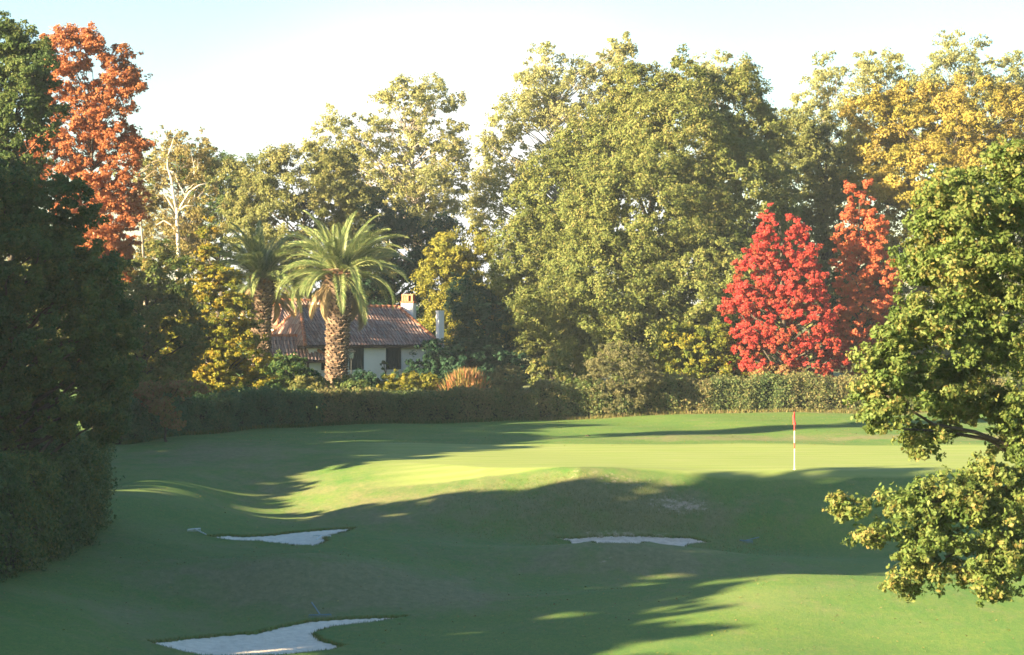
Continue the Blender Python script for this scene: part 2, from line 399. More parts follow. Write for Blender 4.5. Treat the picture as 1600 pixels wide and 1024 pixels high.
def branch_to(mb, a, b, r0, r1, rng, seg=5, sag=.12, sides=5):
    a = np.asarray(a, float); b = np.asarray(b, float); L = np.linalg.norm(b - a)
    m = (a + b) / 2 + np.array([rng.normal() * .06, rng.normal() * .06, sag]) * L
    pts = []; rad = []
    for i in range(seg + 1):
        t = i / seg
        p = (1 - t) ** 2 * a + 2 * t * (1 - t) * m + t * t * b
        if 0 < i < seg: p = p + rng.normal(size=3) * .025 * L
        pts.append(p); rad.append(r0 + (r1 - r0) * t)
    mb.tube(pts, rad, sides, cap=False)
    return pts
def make_tree(name, label, cat, D, lobes_px, leaf, bark, seed, n=160, cr=.8, per=90, size=.2, tr=.25, group=None, base=None,
              nb=50, lean=0, shape='diamond', depth=1.0, inner=.45, up=.35, top=.8, zgrad=None, rnd=.55, colr=.5, bias=0, trunk_px=None, aspect=1.5, sub=5, flat=.75, world=False, tmin=.12):
    rng = np.random.default_rng(seed)
    lobes = []
    for L in lobes_px:
        if world: lobes.append((np.array(L[:3], float), np.array(L[3:6], float)))
        else:
            px, py, rx, ry = L[:4]; dd = L[4] if len(L) > 4 else 0.0
            Dd = D + dd; c = at(px, py, Dd)
            lobes.append((c, np.array([rx / F * Dd, rx / F * Dd * depth, ry / F * Dd])))
    cc = np.mean([c for c, r in lobes], 0)
    if base is None:
        bx = cc[0] if trunk_px is None else at(trunk_px, 500, D)[0]
        by = np.mean([c[1] for c, r in lobes])
        base = (bx, by)
    bz = zb(base[0], base[1]) - .05
    org = np.array([base[0], base[1], bz])
    root = empty(name, org, label, cat, group)
    ztop = max(c[2] + r[2] for c, r in lobes); H = ztop - bz
    cents = clump_centres(lobes, n, rng, inner)
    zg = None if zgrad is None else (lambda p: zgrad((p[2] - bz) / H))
    foliage("crown", cents, cc, cr, per, size, LM[leaf], root, org, seed + 1, shape, up=up, zgrad=zg, rnd=rnd, colr=colr, bias=bias, aspect=aspect, sub=sub, flat=flat)
    mb = MB()
    topp = np.array([cc[0] * .7 + base[0] * .3 + rng.normal() * .2, cc[1] * .7 + base[1] * .3, bz + H * top])
    tp, trd = [], []
    for i in range(9):
        t = i / 8
        p = org * (1 - t) + topp * t + (np.array([rng.normal(), rng.normal(), 0]) * .05 * H * .25 if 0 < i < 8 else 0)
        tp.append(p - org); trd.append(tr * (1.25 if i == 0 else 1) * (1 - .85 * t))
    mb.tube(tp, trd, 8)
    sel = rng.permutation(len(cents))[:nb]
    for k in sel:
        p = cents[k][0] - org
        dh = math.hypot(p[0], p[1])
        t = np.clip((p[2] - dh * .75) / (H * top), tmin, .92)
        i0 = int(t * 8); fr = t * 8 - i0
        a = tp[i0] * (1 - fr) + tp[min(8, i0 + 1)] * fr
        r0 = min(tr * (1 - .85 * t) * .45, .04 + .02 * np.linalg.norm(p - a))
        branch_to(mb, a, p, r0, .015, rng)
    mb.build("trunk", bark, root, smooth=True)
    return root

# ------------------------------------------------------------------ house
TILE = leaf_mat("roof_tiles", [(.18, .11, .09), (.28, .16, .125), (.37, .225, .18), (.24, .20, .185), (.45, .33, .27)], 0.0, .8)
WALL = noise_mat("white_render", (.74, .73, .70), (.83, .82, .79), 1.2, .9, .15, 8)
SHUT = noise_mat("dark_shutter_paint", (.018, .03, .032), (.03, .045, .046), 3, .6)
WOOD = noise_mat("dark_eaves_wood", (.05, .035, .028), (.09, .06, .045), 4, .8, .2, stretch=(1, 6, 6))
SHADEIN = noise_mat("interior_shade", (.02, .018, .016), (.035, .03, .027), 2, .9)  # near-black wall colour stands in for the shade under the shed roof
TERRA = noise_mat("terracotta", (.34, .13, .07), (.48, .22, .13), 6, .85, .2)
IRON = noise_mat("painted_iron", (.012, .016, .018), (.025, .03, .03), 5, .45)
GLASS, N_, K_, p_ = newmat("lantern_glass"); p_.inputs["Base Color"].default_value = (.06, .10, .11, 1); p_.inputs["Roughness"].default_value = .15
p_.inputs["Transmission Weight"].default_value = .6
def roof_plane(origin, e, s, width, length, ulim, seed, tw=.21, tl=.36, amp=.045):
    """barrel tiled slope. e along the eave, s up the slope; ulim(v) -> (umin, umax)"""
    rng = np.random.default_rng(seed)
    e = np.array(e, float); s = np.array(s, float); e /= np.linalg.norm(e); s /= np.linalg.norm(s); nrm = np.cross(e, s)
    V, Fc, A = [], [], []
    nu = int(width / tw); nv = int(length / tl)
    for j in range(nv + 1):
        v0, v1 = j * tl, min((j + 1) * tl, length)
        if v1 - v0 < .02: continue
        u0, u1 = ulim((v0 + v1) / 2)
        for i in range(nu + 1):
            ua, ub = i * tw, (i + 1) * tw
            if (ua + ub) / 2 < u0 or (ua + ub) / 2 > u1: continue
            jit = rng.normal() * .006
            base = len(V)
            for (vv, lift) in ((v0 - .02, .03), (v1, .004)):
                for k in range(6):
                    t = k / 5; u = ua + (ub - ua) * t
                    h = lift + jit + amp * math.sin(math.pi * min(1, t * 1.35)) if t < .74 else lift + jit - .3 * amp
                    V.append(np.array(origin) + e * u + s * vv + nrm * h)
            for k in range(5): Fc.append((base + k, base + k + 1, base + 7 + k, base + 6 + k)); A.append(rng.random())
    me = mesh_np("roof_tiles", np.array(V), 4, np.array(Fc), np.array(A)); return me
def hip_roof(parent, x0, x1, y0, y1, ze, rise, hipl, hipr, seed, oh=.45):
    """roof over the rectangle (with overhang); ridge runs along x. Returns the roof object (planes joined in one mesh)"""
    X0, X1, Y0, Y1 = x0 - oh, x1 + oh, y0 - oh, y1 + oh
    hd = (Y1 - Y0) / 2; ym = (Y0 + Y1) / 2; sl = math.hypot(hd, rise)
    mes = []
    W = X1 - X0
    mes.append(roof_plane((X0, Y0, ze), (1, 0, 0), (0, hd, rise), W, sl, lambda v: (hipl * v / sl, W - hipr * v / sl), seed))
    mes.append(roof_plane((X1, Y1, ze), (-1, 0, 0), (0, -hd, rise), W, sl, lambda v: (hipr * v / sl, W - hipl * v / sl), seed + 1))
    WY = Y1 - Y0
    if hipl > .1:
        L = math.hypot(hipl, rise)
        mes.append(roof_plane((X0, Y1, ze), (0, -1, 0), (hipl, 0, rise), WY, L, lambda v: (WY / 2 * v / L, WY - WY / 2 * v / L), seed + 2))
    if hipr > .1:
        L = math.hypot(hipr, rise)
        mes.append(roof_plane((X1, Y0, ze), (0, 1, 0), (-hipr, 0, rise), WY, L, lambda v: (WY / 2 * v / L, WY - WY / 2 * v / L), seed + 3))
    import bmesh
    bm = bmesh.new()
    for m_ in mes: bm.from_mesh(m_)
    me = bpy.data.meshes.new("roof"); bm.to_mesh(me); bm.free()
    for m_ in mes: bpy.data.meshes.remove(m_)
    ro = obj("roof", me, TILE, parent)
    # boarding under the tiles, closing the slopes
    b = MB(); A = [(X0, Y0, ze - .04), (X1, Y0, ze - .04), (X1, Y1, ze - .04), (X0, Y1, ze - .04), (X0 + hipl, ym, ze + rise - .05), (X1 - hipr, ym, ze + rise - .05)]
    b.add(A, [(0, 1, 5, 4), (1, 2, 5), (2, 3, 4, 5), (3, 0, 4), (3, 2, 1, 0)])
    b.build("roof_boarding", WOOD, ro)
    # ridge and hip caps
    r = MB()
    def cap(p, q):
        p = np.array(p, float); q = np.array(q, float); n = max(2, int(np.linalg.norm(q - p) / .38))
        for i in range(n):
            a, c = p + (q - p) * i / n, p + (q - p) * (i + 1.08) / n
            r.tube([a, c], [.12, .10], 8)
    RL, RR = (X0 + hipl, ym, ze + rise + .03), (X1 - hipr, ym, ze + rise + .03)
    cap(RL, RR)
    for cx, cy, e_ in ((X0, Y0, RL), (X0, Y1, RL), (X1, Y0, RR), (X1, Y1, RR)): cap((cx, cy, ze + .03), e_)
    r.build("ridge_tiles", TERRA, ro, smooth=True)
    g_ = MB(); g_.box(((X0 + X1) / 2, Y0 + .02, ze - .10), (X1 - X0, .05, .13)); g_.box((X1 - .02, ym, ze - .10), (.05, WY - .12, .13)); g_.box((X0 + .02, ym, ze - .10), (.05, WY - .12, .13))
    g_.build("eaves_board", WOOD, ro)
    return ro
HD = 150.0
hb = at(690, 500, HD)                     # right front corner of the eaves
ang = math.radians(30)
gz_h = 1.05
eave_z = CAMZ - (539 - 500) / F * HD
house = empty("house", (hb[0], HD, gz_h), "white rendered house with brown barrel tile roofs and dark shutters behind the palms", "house", rz=ang)
ez = eave_z - gz_h
def hbox(name, c, d, mat, parent=house):
    m = MB(); m.box(c, d); return m.build(name, mat, parent)
Wd, Dp = 8.4, 5.6
hbox("wall", (-.45 - Wd / 2, .45 + Dp / 2, ez / 2 - .05), (Wd, Dp, ez - .1), WALL)
hip_roof(house, -.45 - Wd, -.45, .45, .45 + Dp, ez, 2.35, 1.2, 1.35, 11)
# windows closed by dark boarded shutters
def shutter(cx, w, z0, z1, y=.45):
    fr = hbox("window", (cx, y - .012, (z0 + z1) / 2), (w + .10, .03, z1 - z0 + .10), WALL)
    m = MB()
    nb_ = 6
    for i in range(nb_): m.box((cx - w / 2 + (i + .5) * w / nb_, y - .05, (z0 + z1) / 2), (w / nb_ - .015, .04, z1 - z0))
    m.box((cx, y - .082, z0 + .3), (w * .94, .025, .09)); m.box((cx, y - .082, z1 - .3), (w * .94, .025, .09))
    m.build("shutter", SHUT, fr)
    hbox("sill", (cx, y - .06, z0 - .07), (w + .2, .12, .06), WALL, fr)
for (pa, pb) in ((561, 583), (616, 639)):
    ca, cb = (pa - 690) / F * HD / math.cos(ang), (pb - 690) / F * HD / math.cos(ang)
    shutter((ca + cb) / 2 - .28, cb - ca, ez - 1.5, ez - .16)
shutter(-7.6, .9, ez - 1.5, ez - .16)
# chimneys
def local(px, py, D):
    p = at(px, py, D) - np.array([hb[0], HD, gz_h]); c, s = math.cos(-ang), math.sin(-ang)
    return np.array([p[0] * c - p[1] * s, p[0] * s + p[1] * c, p[2]])
def chimney(px0, px1, pytop, pybot, D, pot=True, rz=0):
    a, b = local(px0, pytop, D), local(px1, pybot, D); w = (px1 - px0) / F * D / (math.cos(ang + rz) + math.sin(abs(ang + rz)))
    c = (a + b) / 2; z1 = a[2]; z0 = b[2] - 1.0
    m = MB(); m.box((c[0], c[1], (z0 + z1) / 2), (w, w, z1 - z0), rz); ch = m.build("chimney", WALL, house)
    if pot:
        m = MB(); m.box((c[0], c[1], z1 + .06), (w + .08, w + .08, .10), rz)
        for dx in (-1, 1):
            for dy in (-1, 1): m.box((c[0] + (dx * math.cos(rz) - dy * math.sin(rz)) * (w / 2 - .09), c[1] + (dx * math.sin(rz) + dy * math.cos(rz)) * (w / 2 - .09), z1 + .30), (.13, .13, .36), rz, .9)
        m.box((c[0], c[1], z1 + .30), (.14, w - .12, .36), rz)
        m.box((c[0], c[1], z1 + .52), (w - .02, w - .02, .09), rz, .92); m.build("chimney_pot", TERRA, ch)
    else:
        m = MB(); m.box((c[0], c[1], z1 + .03), (w + .05, w + .05, .06), rz); m.build("cap_stone", WALL, ch)
    return ch
chimney(627, 650, 474, 507, 152.6, rz=math.radians(-42))
chimney(681, 694, 487, 533, 150.2, pot=False)
chimney(484, 502, 474, 492, 151.5, pot=False, rz=math.radians(-42))
# wing at the back right (greyer little roof) and the left wing
bl = local(620, 505, 158)
hip_roof(house, bl[0] - 3.2, bl[0] - .1, bl[1], bl[1] + 3.4, bl[2] - .3, 1.15, .1, .8, 21, .3)
hbox("wall", (bl[0] - 1.65, bl[1] + 1.7, (bl[2] - .4) / 2), (3.0, 3.3, bl[2] - .4), WALL)
lw = local(424, 512, 152)
hip_roof(house, lw[0] + .3, lw[0] + 5.2, lw[1] - .6, lw[1] + 3.9, lw[2] + .15, 1.55, 1.5, 1.5, 31, .35)
hbox("wall", (lw[0] + 2.75, lw[1] + 1.65, (lw[2] + .1) / 2), (4.8, 4.4, lw[2] + .05), WALL)
# low outbuilding roof in front, left of the big palm, open beneath, its walls coloured near black as shade
shed = empty("outbuilding", (*at(470, 500, 146)[:2], gz_h), "low open outbuilding with brown tiled lean-to roof left of the big palm trunk", "shed", rz=math.radians(14))
szl = CAMZ - (563 - 500) / F * 146 - gz_h
hip_roof(shed, -2.6, 1.6, -.4, 2.6, szl, 1.45, .3, 1.9, 41, .2)
m = MB(); m.box((-.5, 2.3, szl / 2 - .06), (4.1, .15, szl - .12)); m.box((-2.5, 1.1, szl / 2 - .06), (.15, 2.2, szl - .12)); m.build("wall", SHADEIN, shed)
for x_ in (-1.1, .4, 1.5):
    m = MB(); m.box((x_, -.3, szl / 2 - .06), (.12, .12, szl - .12)); m.build("post", WOOD, shed)
# garden lantern on a post
lp = at(549, 500, 143)
lan = empty("garden_lantern", (lp[0], 143, zb(lp[0], 143)), "dark lantern on a slim post before the white house wall right of the palm", "lantern")
zt = CAMZ - (545 - 500) / F * 143 - zb(lp[0], 143)
m = MB(); m.tube([(0, 0, 0), (0, 0, .25), (0, 0, .3), (0, 0, zt - .62)], [.08, .07, .04, .035], 10); m.box((0, 0, zt - .6), (.2, .2, .03)); m.build("post", IRON, lan)
m = MB(); m.box((0, 0, zt - .40), (.26, .26, .34), 0, 1.35); m.build("glass", GLASS, lan)
m = MB(); m.box((0, 0, zt - .17), (.46, .46, .06)); m.box((0, 0, zt - .08), (.36, .36, .14), 0, .3); m.tube([(0, 0, zt - .02), (0, 0, zt + .06)], .03, 6)
for dx in (-1, 1):
    for dy in (-1, 1): m.tube([(dx * .13, dy * .13, zt - .58), (dx * .185, dy * .185, zt - .2)], .014, 4)
m.build("lantern_head", IRON, lan)

# ------------------------------------------------------------------ palms
def frond_mesh(seed, L=4.2, droop=1.0, dead=False):
    rng = np.random.default_rng(seed)
    n = 26
    pts = []; ang_ = 0.0; p = np.array([0., 0., 0.]); cur = 0.0
    for i in range(n + 1):
        pts.append(p.copy()); t = i / n
        cur = -droop * (t ** 1.4) * 1.45
        p = p + np.array([math.cos(cur), 0, math.sin(cur)]) * L / n
    pts = np.array(pts)
    V, A = [], []
    for i in range(2, n + 1):
        t = i / n; tg = pts[i] - pts[i - 1]; tg /= np.linalg.norm(tg); up_ = np.array([-tg[2], 0, tg[0]])
        ll = .62 * math.sin(math.pi * min(1, .12 + t * .9)) ** .6 + .08
        for sub in range(3):
            q0 = pts[i - 1] + (pts[i] - pts[i - 1]) * sub / 3
            for sd in (-1, 1):
                l_ = ll * rng.uniform(.85, 1.1)
                d = np.array([0, sd, 0]) * (.75 - .25 * t) + tg * (.65 + .4 * t) + up_ * (.42 if sub != 1 else .15) * (1 if not dead else -.8)
                d /= np.linalg.norm(d)
                mid = q0 + d * l_ * .55; tip = q0 + d * l_ + np.array([0, 0, -.10 - .06 * rng.random()]) * (1 if not dead else 2.5)
                w = tg * .036
                V += [q0 - w, mid - w * 1.2, tip, mid + w * 1.2 + up_ * .005]; A.append(rng.random())
    # rachis as a thin tapered strip with thickness
    for i in range(n):
        r0, r1 = .05 * (1 - i / n) + .008, .05 * (1 - (i + 1) / n) + .008
        a, b = pts[i], pts[i + 1]
        for (y0, z0), (y1, z1) in (((-1, 0), (0, 1)), ((0, 1), (1, 0)), ((1, 0), (0, -1)), ((0, -1), (-1, 0))):
            V += [a + np.array([0, y0 * r0, z0 * r0 * .7]), b + np.array([0, y0 * r1, z0 * r1 * .7]), b + np.array([0, y1 * r1, z1 * r1 * .7]), a + np.array([0, y1 * r0, z1 * r0 * .7])]; A.append(1.0)
    return mesh_np("frond", np.array(V), 4, attr=np.array(A))
PT, N2, K2, p2 = newmat("palm_trunk_boots")
a2 = N2.new("ShaderNodeAttribute"); a2.attribute_name = "v"; r2 = ramp(N2, [(.1, (.09, .06, .04)), (.5, (.19, .13, .085)), (.75, (.31, .24, .16)), (.95, (.24, .11, .05))])
K2.new(a2.outputs["Fac"], r2.inputs[0]); K2.new(r2.outputs[0], p2.inputs["Base Color"]); p2.inputs["Roughness"].default_value = .9
def palm(name, label, px, py_base, py_top, D, rad, seed, Lf, nf, ndead, lean=(0, 0)):
    rng = np.random.default_rng(seed)
    c = at(px, py_top, D); zb_ = zb(c[0], D); org = np.array([c[0] + lean[0], D + lean[1], zb_]); h = c[2] - zb_
    root = empty(name, org, label, "palm tree", "canary palms beside the house")
    V, A = [], []
    rows = int(h / .17); tx, ty = -lean[0], -lean[1]
    def ctr(z): return np.array([tx * z / h, ty * z / h, z])
    for j in range(rows + 1):
        z = j * h / rows; t = z / h
        R = rad * (1.12 - .3 * min(1, t * 3) * (1 - t) + .22 * ss(.72, 1.0, t))
        nb_ = 15
        for i in range(nb_):
            th = 2 * math.pi * (i + .5 * (j % 2)) / nb_ + rng.normal() * .05
            o_ = np.array([math.cos(th), math.sin(th), 0]); s_ = np.array([-math.sin(th), math.cos(th), 0])
            cc = ctr(z + rng.normal() * .035); w = math.pi * R / nb_ * rng.uniform(.8, 1.35); out = rad * rng.uniform(.10, .26) * (1 + .8 * ss(.8, 1, t))
            p0, p1 = cc + o_ * R * .86 - s_ * w + np.array([0, 0, -.12]), cc + o_ * R * .86 + s_ * w + np.array([0, 0, -.12])
            p2_, p3 = cc + o_ * (R + out) + s_ * w * .6 + np.array([0, 0, .10]), cc + o_ * (R + out) - s_ * w * .6 + np.array([0, 0, .10])
            q2, q3 = cc + o_ * R * .8 + s_ * w * .6 + np.array([0, 0, .16]), cc + o_ * R * .8 - s_ * w * .6 + np.array([0, 0, .16])
            v = rng.random() ** 1.3 * .8 + .25 * ss(.75, 1, t)
            V += [p0, p1, p2_, p3, p3, p2_, q2, q3, p1, cc + o_ * R * .8 + s_ * w, q2, p2_, p0, p3, q3, cc + o_ * R * .8 - s_ * w]; A += [v, min(1, v + .25), v * .7, v * .7]
    me_ = mesh_np("trunk", np.array(V), 4, attr=np.array(A)); obj("trunk", me_, PT, root)
    m = MB(); m.tube([ctr(-.1), ctr(h * .5), ctr(h)], [rad * .98, rad * .84, rad * .95], 16); m.build("trunk_core", BARK, root)
    vars_ = [[frond_mesh(seed + 10 * q + k, Lf, dr) for k in range(2)] for q, dr in enumerate((.55, .9, 1.2))]
    dead = [frond_mesh(seed + 90 + k, Lf * .72, 1.0, True) for k in range(2)]
    for q in vars_:
        for m_ in q: m_.materials.append(LM['palm'])
    for m_ in dead: m_.materials.append(LM['palmdead'])
    top = ctr(h)
    for i in range(nf):
        t = (i + .5) / nf
        el = math.radians(82 - 78 * t ** .9 + rng.normal() * 8); az = i * 2.39996 + rng.normal() * .25
        q = 0 if t < .25 else (1 if t < .65 else 2)
        fo = bpy.data.objects.new("frond", vars_[q][rng.integers(2)]); COL.objects.link(fo); fo.parent = root
        fo.location = top + np.array([math.cos(az) * rad * .5, math.sin(az) * rad * .5, .15 - .5 * t])
        k = rng.uniform(.78, 1.14) * (.9 if t < .15 else 1)
        fo.rotation_mode = 'QUATERNION'
        fo.rotation_quaternion = (Matrix.Rotation(az, 4, 'Z') @ Matrix.Rotation(-el, 4, 'Y') @ Matrix.Rotation(rng.normal() * .25, 4, 'X')).to_quaternion()
        fo.scale = (k, k, k)
    for i in range(ndead):
        az = i * 2.39996 * 1.3 + rng.random(); el = math.radians(rng.uniform(-55, -25))
        fo = bpy.data.objects.new("dead_frond", dead[i % 2]); COL.objects.link(fo); fo.parent = root
        fo.location = top + np.array([math.cos(az) * rad * .8, math.sin(az) * rad * .8, -.5])
        fo.rotation_mode = 'QUATERNION'
        fo.rotation_quaternion = (Matrix.Rotation(az, 4, 'Z') @ Matrix.Rotation(-el, 4, 'Y') @ Matrix.Rotation(rng.normal() * .4, 4, 'X')).to_quaternion()
        k = rng.uniform(.7, 1.05); fo.scale = (k, k, k)
palm("palm_tree", "big palm with the thick sunlit trunk standing in front of the white house", 531, 595, 425, 138, .63, 501, 4.15, 58, 7, (-.25, 0))
palm("palm_tree", "smaller palm with the dark shaded trunk behind the golden green tree", 408, 590, 432, 142, .55, 601, 3.9, 54, 4)

# ------------------------------------------------------------------ trees
T = make_tree
# far wood that closes the view
def far_wood():
    rng = np.random.default_rng(77); org = np.array([0, 235, 1.0])
    lobes = []
    for i in range(44):
        x = -95 + i * 4.6 + rng.normal(); D = 225 + rng.uniform(-8, 20); top = rng.uniform(8, 11)
        lobes.append((np.array([x, D, top * .5]), np.array([4.5, 4.5, top * .5])))
    cents = clump_centres(lobes, 1500, rng, .6)
    o = foliage("far_wood", cents, np.array([0, 240, 0]), 1.6, 60, .55, LM['olive'], None, np.zeros(3), 78, up=.3)
    tag(o, kind="stuff")
far_wood()
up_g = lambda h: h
# tall thin trees against the sky (centre)
T("plane_tree", "tall airy pale green plane tree against the sky above the big palm", "tree", 176,
  [(648, 165, 75, 55), (700, 235, 40, 50), (600, 225, 60, 50), (655, 270, 80, 60), (530, 215, 40, 45), (495, 235, 24, 30), (570, 290, 60, 45), (680, 340, 50, 50), (620, 350, 60, 40)], 'plane', BARKP, 1001,
  n=480, cr=0.75, per=130, size=0.17, tr=.34, nb=130, trunk_px=678, rnd=.8, inner=.2, up=.2, top=.85, sub=5)
T("plane_tree", "tall airy yellow green plane tree with sky showing through left of the big oak", "tree", 184,
  [(800, 240, 48, 80), (860, 105, 32, 36), (840, 150, 40, 50), (975, 75, 20, 24), (860, 140, 50, 60), (905, 190, 70, 70), (965, 95, 26, 34), (925, 110, 30, 30), (800, 180, 36, 36), (780, 300, 34, 34), (870, 270, 70, 70), (960, 170, 46, 60), (765, 235, 20, 30), (765, 290, 30, 34), (790, 350, 30, 30), (745, 330, 18, 24)], 'plane', BARKP, 1002,
  n=560, cr=0.8, per=130, size=0.17, tr=.36, nb=140, rnd=.8, inner=.2, up=.2, top=.85, trunk_px=900)
T("plane_tree", "thin airy tree top poking above the right shoulder of the big oak", "tree", 176,
  [(1120, 120, 40, 36), (1150, 110, 22, 24), (1100, 160, 40, 50), (1185, 190, 36, 60), (1120, 260, 60, 80)], 'plane', BARKP, 1003,
  n=150, cr=.75, per=110, size=0.17, tr=.3, nb=50, rnd=.8, inner=.2, up=.2)
T("plane_tree", "slender airy tree with sparse top right of the big oak", "tree", 186,
  [(1290, 120, 32, 38), (1262, 170, 26, 36), (1310, 190, 40, 50), (1270, 240, 46, 50), (1330, 280, 50, 60)], 'plane', BARKP, 1004,
  n=190, cr=.8, per=120, size=0.17, tr=.3, nb=60, rnd=.8, inner=.2, up=.2, colr=.6)
T("plane_tree", "airy tree with olive gold top rising behind the yellow tree", "tree", 184,
  [(1375, 105, 40, 40), (1355, 160, 44, 44), (1410, 160, 46, 54), (1390, 230, 60, 60)], 'plane', BARKP, 1005,
  n=200, cr=.8, per=130, size=0.17, tr=.3, nb=60, rnd=.8, inner=.2, up=.2)
T("plane_tree", "tallest airy tree at the upper right behind the yellow tree", "tree", 182,
  [(1500, 90, 52, 44), (1480, 140, 60, 50), (1560, 150, 50, 60), (1450, 160, 34, 50), (1600, 120, 40, 45), (1520, 210, 90, 70)], 'plane', BARKP, 1006,
  n=320, cr=.85, per=130, size=0.17, tr=.34, nb=90, rnd=.8, inner=.2, up=.2, colr=.6, bias=-.06)
# behind the palms
T("oak_tree", "bushy olive brown oak behind the two palms", "tree", 166,
  [(470, 270, 80, 40), (380, 290, 44, 34), (520, 260, 40, 34), (470, 290, 90, 50), (400, 310, 60, 45), (540, 300, 50, 50), (450, 350, 110, 70), (500, 420, 110, 90)], 'olive', BARK, 1010,
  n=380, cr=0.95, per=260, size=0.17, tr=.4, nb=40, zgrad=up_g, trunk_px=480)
T("oak_tree", "dark evergreen oak between the big palm crown and the pale plane tree", "tree", 170,
  [(590, 360, 60, 60), (640, 400, 60, 60), (700, 390, 40, 50), (660, 470, 110, 80), (560, 440, 60, 70)], 'ever', BARK, 1011,
  n=300, cr=1.1, per=220, size=0.18, tr=.4, nb=40, trunk_px=600)
T("oak_tree", "dark oak tops on the skyline left of the palms", "tree", 178,
  [(330, 262, 28, 26), (382, 268, 22, 24), (350, 290, 50, 40), (300, 260, 30, 30), (340, 350, 80, 60)], 'tall', BARK, 1012,
  n=170, cr=.9, per=170, size=0.18, tr=.35, nb=30, trunk_px=340)
T("lime_tree", "yellow green tree to the right of the white chimneys", "tree", 158,
  [(705, 400, 38, 36), (745, 390, 36, 34), (690, 440, 36, 50), (730, 470, 50, 60), (700, 520, 50, 50)], 'lime', BARK, 1013,
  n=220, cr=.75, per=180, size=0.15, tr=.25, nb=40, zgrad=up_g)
T("holm_oak", "very dark green tree in shade between the chimney and the big oak", "tree", 151,
  [(735, 470, 30, 45), (765, 520, 50, 65), (800, 560, 38, 50), (730, 560, 50, 50)], 'ever', BARK, 1014,
  n=230, cr=.8, per=220, size=0.13, tr=.3, nb=30, trunk_px=760)
T("oak_tree", "huge rounded green oak filling the centre right", "tree", 152,
  [(1075, 105, 22, 36, 0), (1075, 135, 36, 42, 0), (1160, 120, 22, 30, 0), (1010, 165, 54, 60, 0), (1140, 170, 60, 60, 2), (1185, 220, 50, 60, 2), (950, 235, 80, 70, 0), (1060, 220, 90, 80, -4), (890, 310, 90, 80, 0), (1000, 330, 120, 100, -6), (1150, 320, 100, 100, -3),
   (850, 410, 85, 85, -1), (960, 440, 110, 90, -7), (1100, 440, 120, 95, -6), (1200, 420, 60, 80, 0), (870, 510, 80, 70, -3), (1000, 530, 110, 70, -6), (1120, 540, 90, 60, -4), (800, 470, 36, 50, 0), (985, 140, 34, 40, 0)], 'oak', BARK, 1015,
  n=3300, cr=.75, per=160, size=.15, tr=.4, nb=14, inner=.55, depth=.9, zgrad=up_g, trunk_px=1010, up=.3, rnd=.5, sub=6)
T("oak_tree", "dim olive oak standing between the big oak and the yellow tree", "tree", 163,
  [(1260, 215, 50, 45), (1300, 260, 55, 60), (1250, 300, 60, 70), (1320, 340, 50, 70), (1270, 400, 80, 80), (1340, 420, 60, 80)], 'olive', BARK, 1016,
  n=360, cr=1.05, per=230, size=0.17, tr=.4, nb=40, bias=-.15)
T("poplar_tree", "broad golden yellow tree at the upper right", "tree", 158,
  [(1370, 200, 60, 60, 0), (1440, 190, 80, 60, 0), (1530, 190, 90, 60, -2), (1620, 200, 80, 70, -2), (1380, 270, 60, 60, -1), (1460, 280, 90, 70, -4), (1560, 290, 90, 80, -4), (1420, 350, 66, 60, -3), (1500, 380, 90, 70, -4), (1440, 420, 50, 50, -2), (1600, 390, 80, 80, -3)], 'yellow', BARK, 1017,
  n=850, cr=0.85, per=210, size=0.17, tr=.5, nb=90, inner=.5, colr=.6, trunk_px=1480, rnd=.6)
T("oak_tree", "dark green oak low behind the orange red tree", "tree", 156,
  [(1340, 480, 70, 80), (1420, 520, 80, 80), (1520, 540, 90, 60), (1620, 540, 80, 60)], 'tall', BARK, 1018,
  n=300, cr=1.0, per=210, size=0.17, tr=.4, nb=30)
# red maples
T("maple_tree", "crimson red maple with two pointed tops above the hedge", "tree", 132.5,
  [(1201, 330, 5, 18), (1200, 352, 12, 22), (1241, 330, 6, 18), (1243, 352, 13, 24), (1194, 385, 24, 30), (1247, 388, 28, 36), (1178, 430, 36, 38), (1243, 440, 50, 42), (1175, 490, 46, 44), (1250, 500, 66, 50), (1200, 550, 62, 44), (1275, 555, 46, 40), (1155, 465, 24, 30)], 'crimson', BARK, 1020,
  n=620, cr=.38, per=200, size=0.11, tr=.2, nb=80, depth=.9, trunk_px=1235, zgrad=lambda h: h * 1.1 - .1, colr=.65, top=.9, rnd=.7)
T("maple_tree", "orange red maple with paired narrow tops right of the crimson one", "tree", 135,
  [(1330, 306, 5, 18), (1331, 335, 11, 26), (1355, 300, 6, 18), (1357, 330, 12, 28), (1325, 370, 24, 40), (1362, 370, 26, 40), (1335, 430, 36, 50), (1375, 430, 30, 46), (1345, 500, 46, 50), (1390, 500, 28, 44), (1350, 560, 50, 34)], 'orange', BARK, 1021,
  n=520, cr=.36, per=190, size=0.11, tr=.18, nb=70, depth=.9, trunk_px=1350, colr=.6, top=.9, rnd=.7)
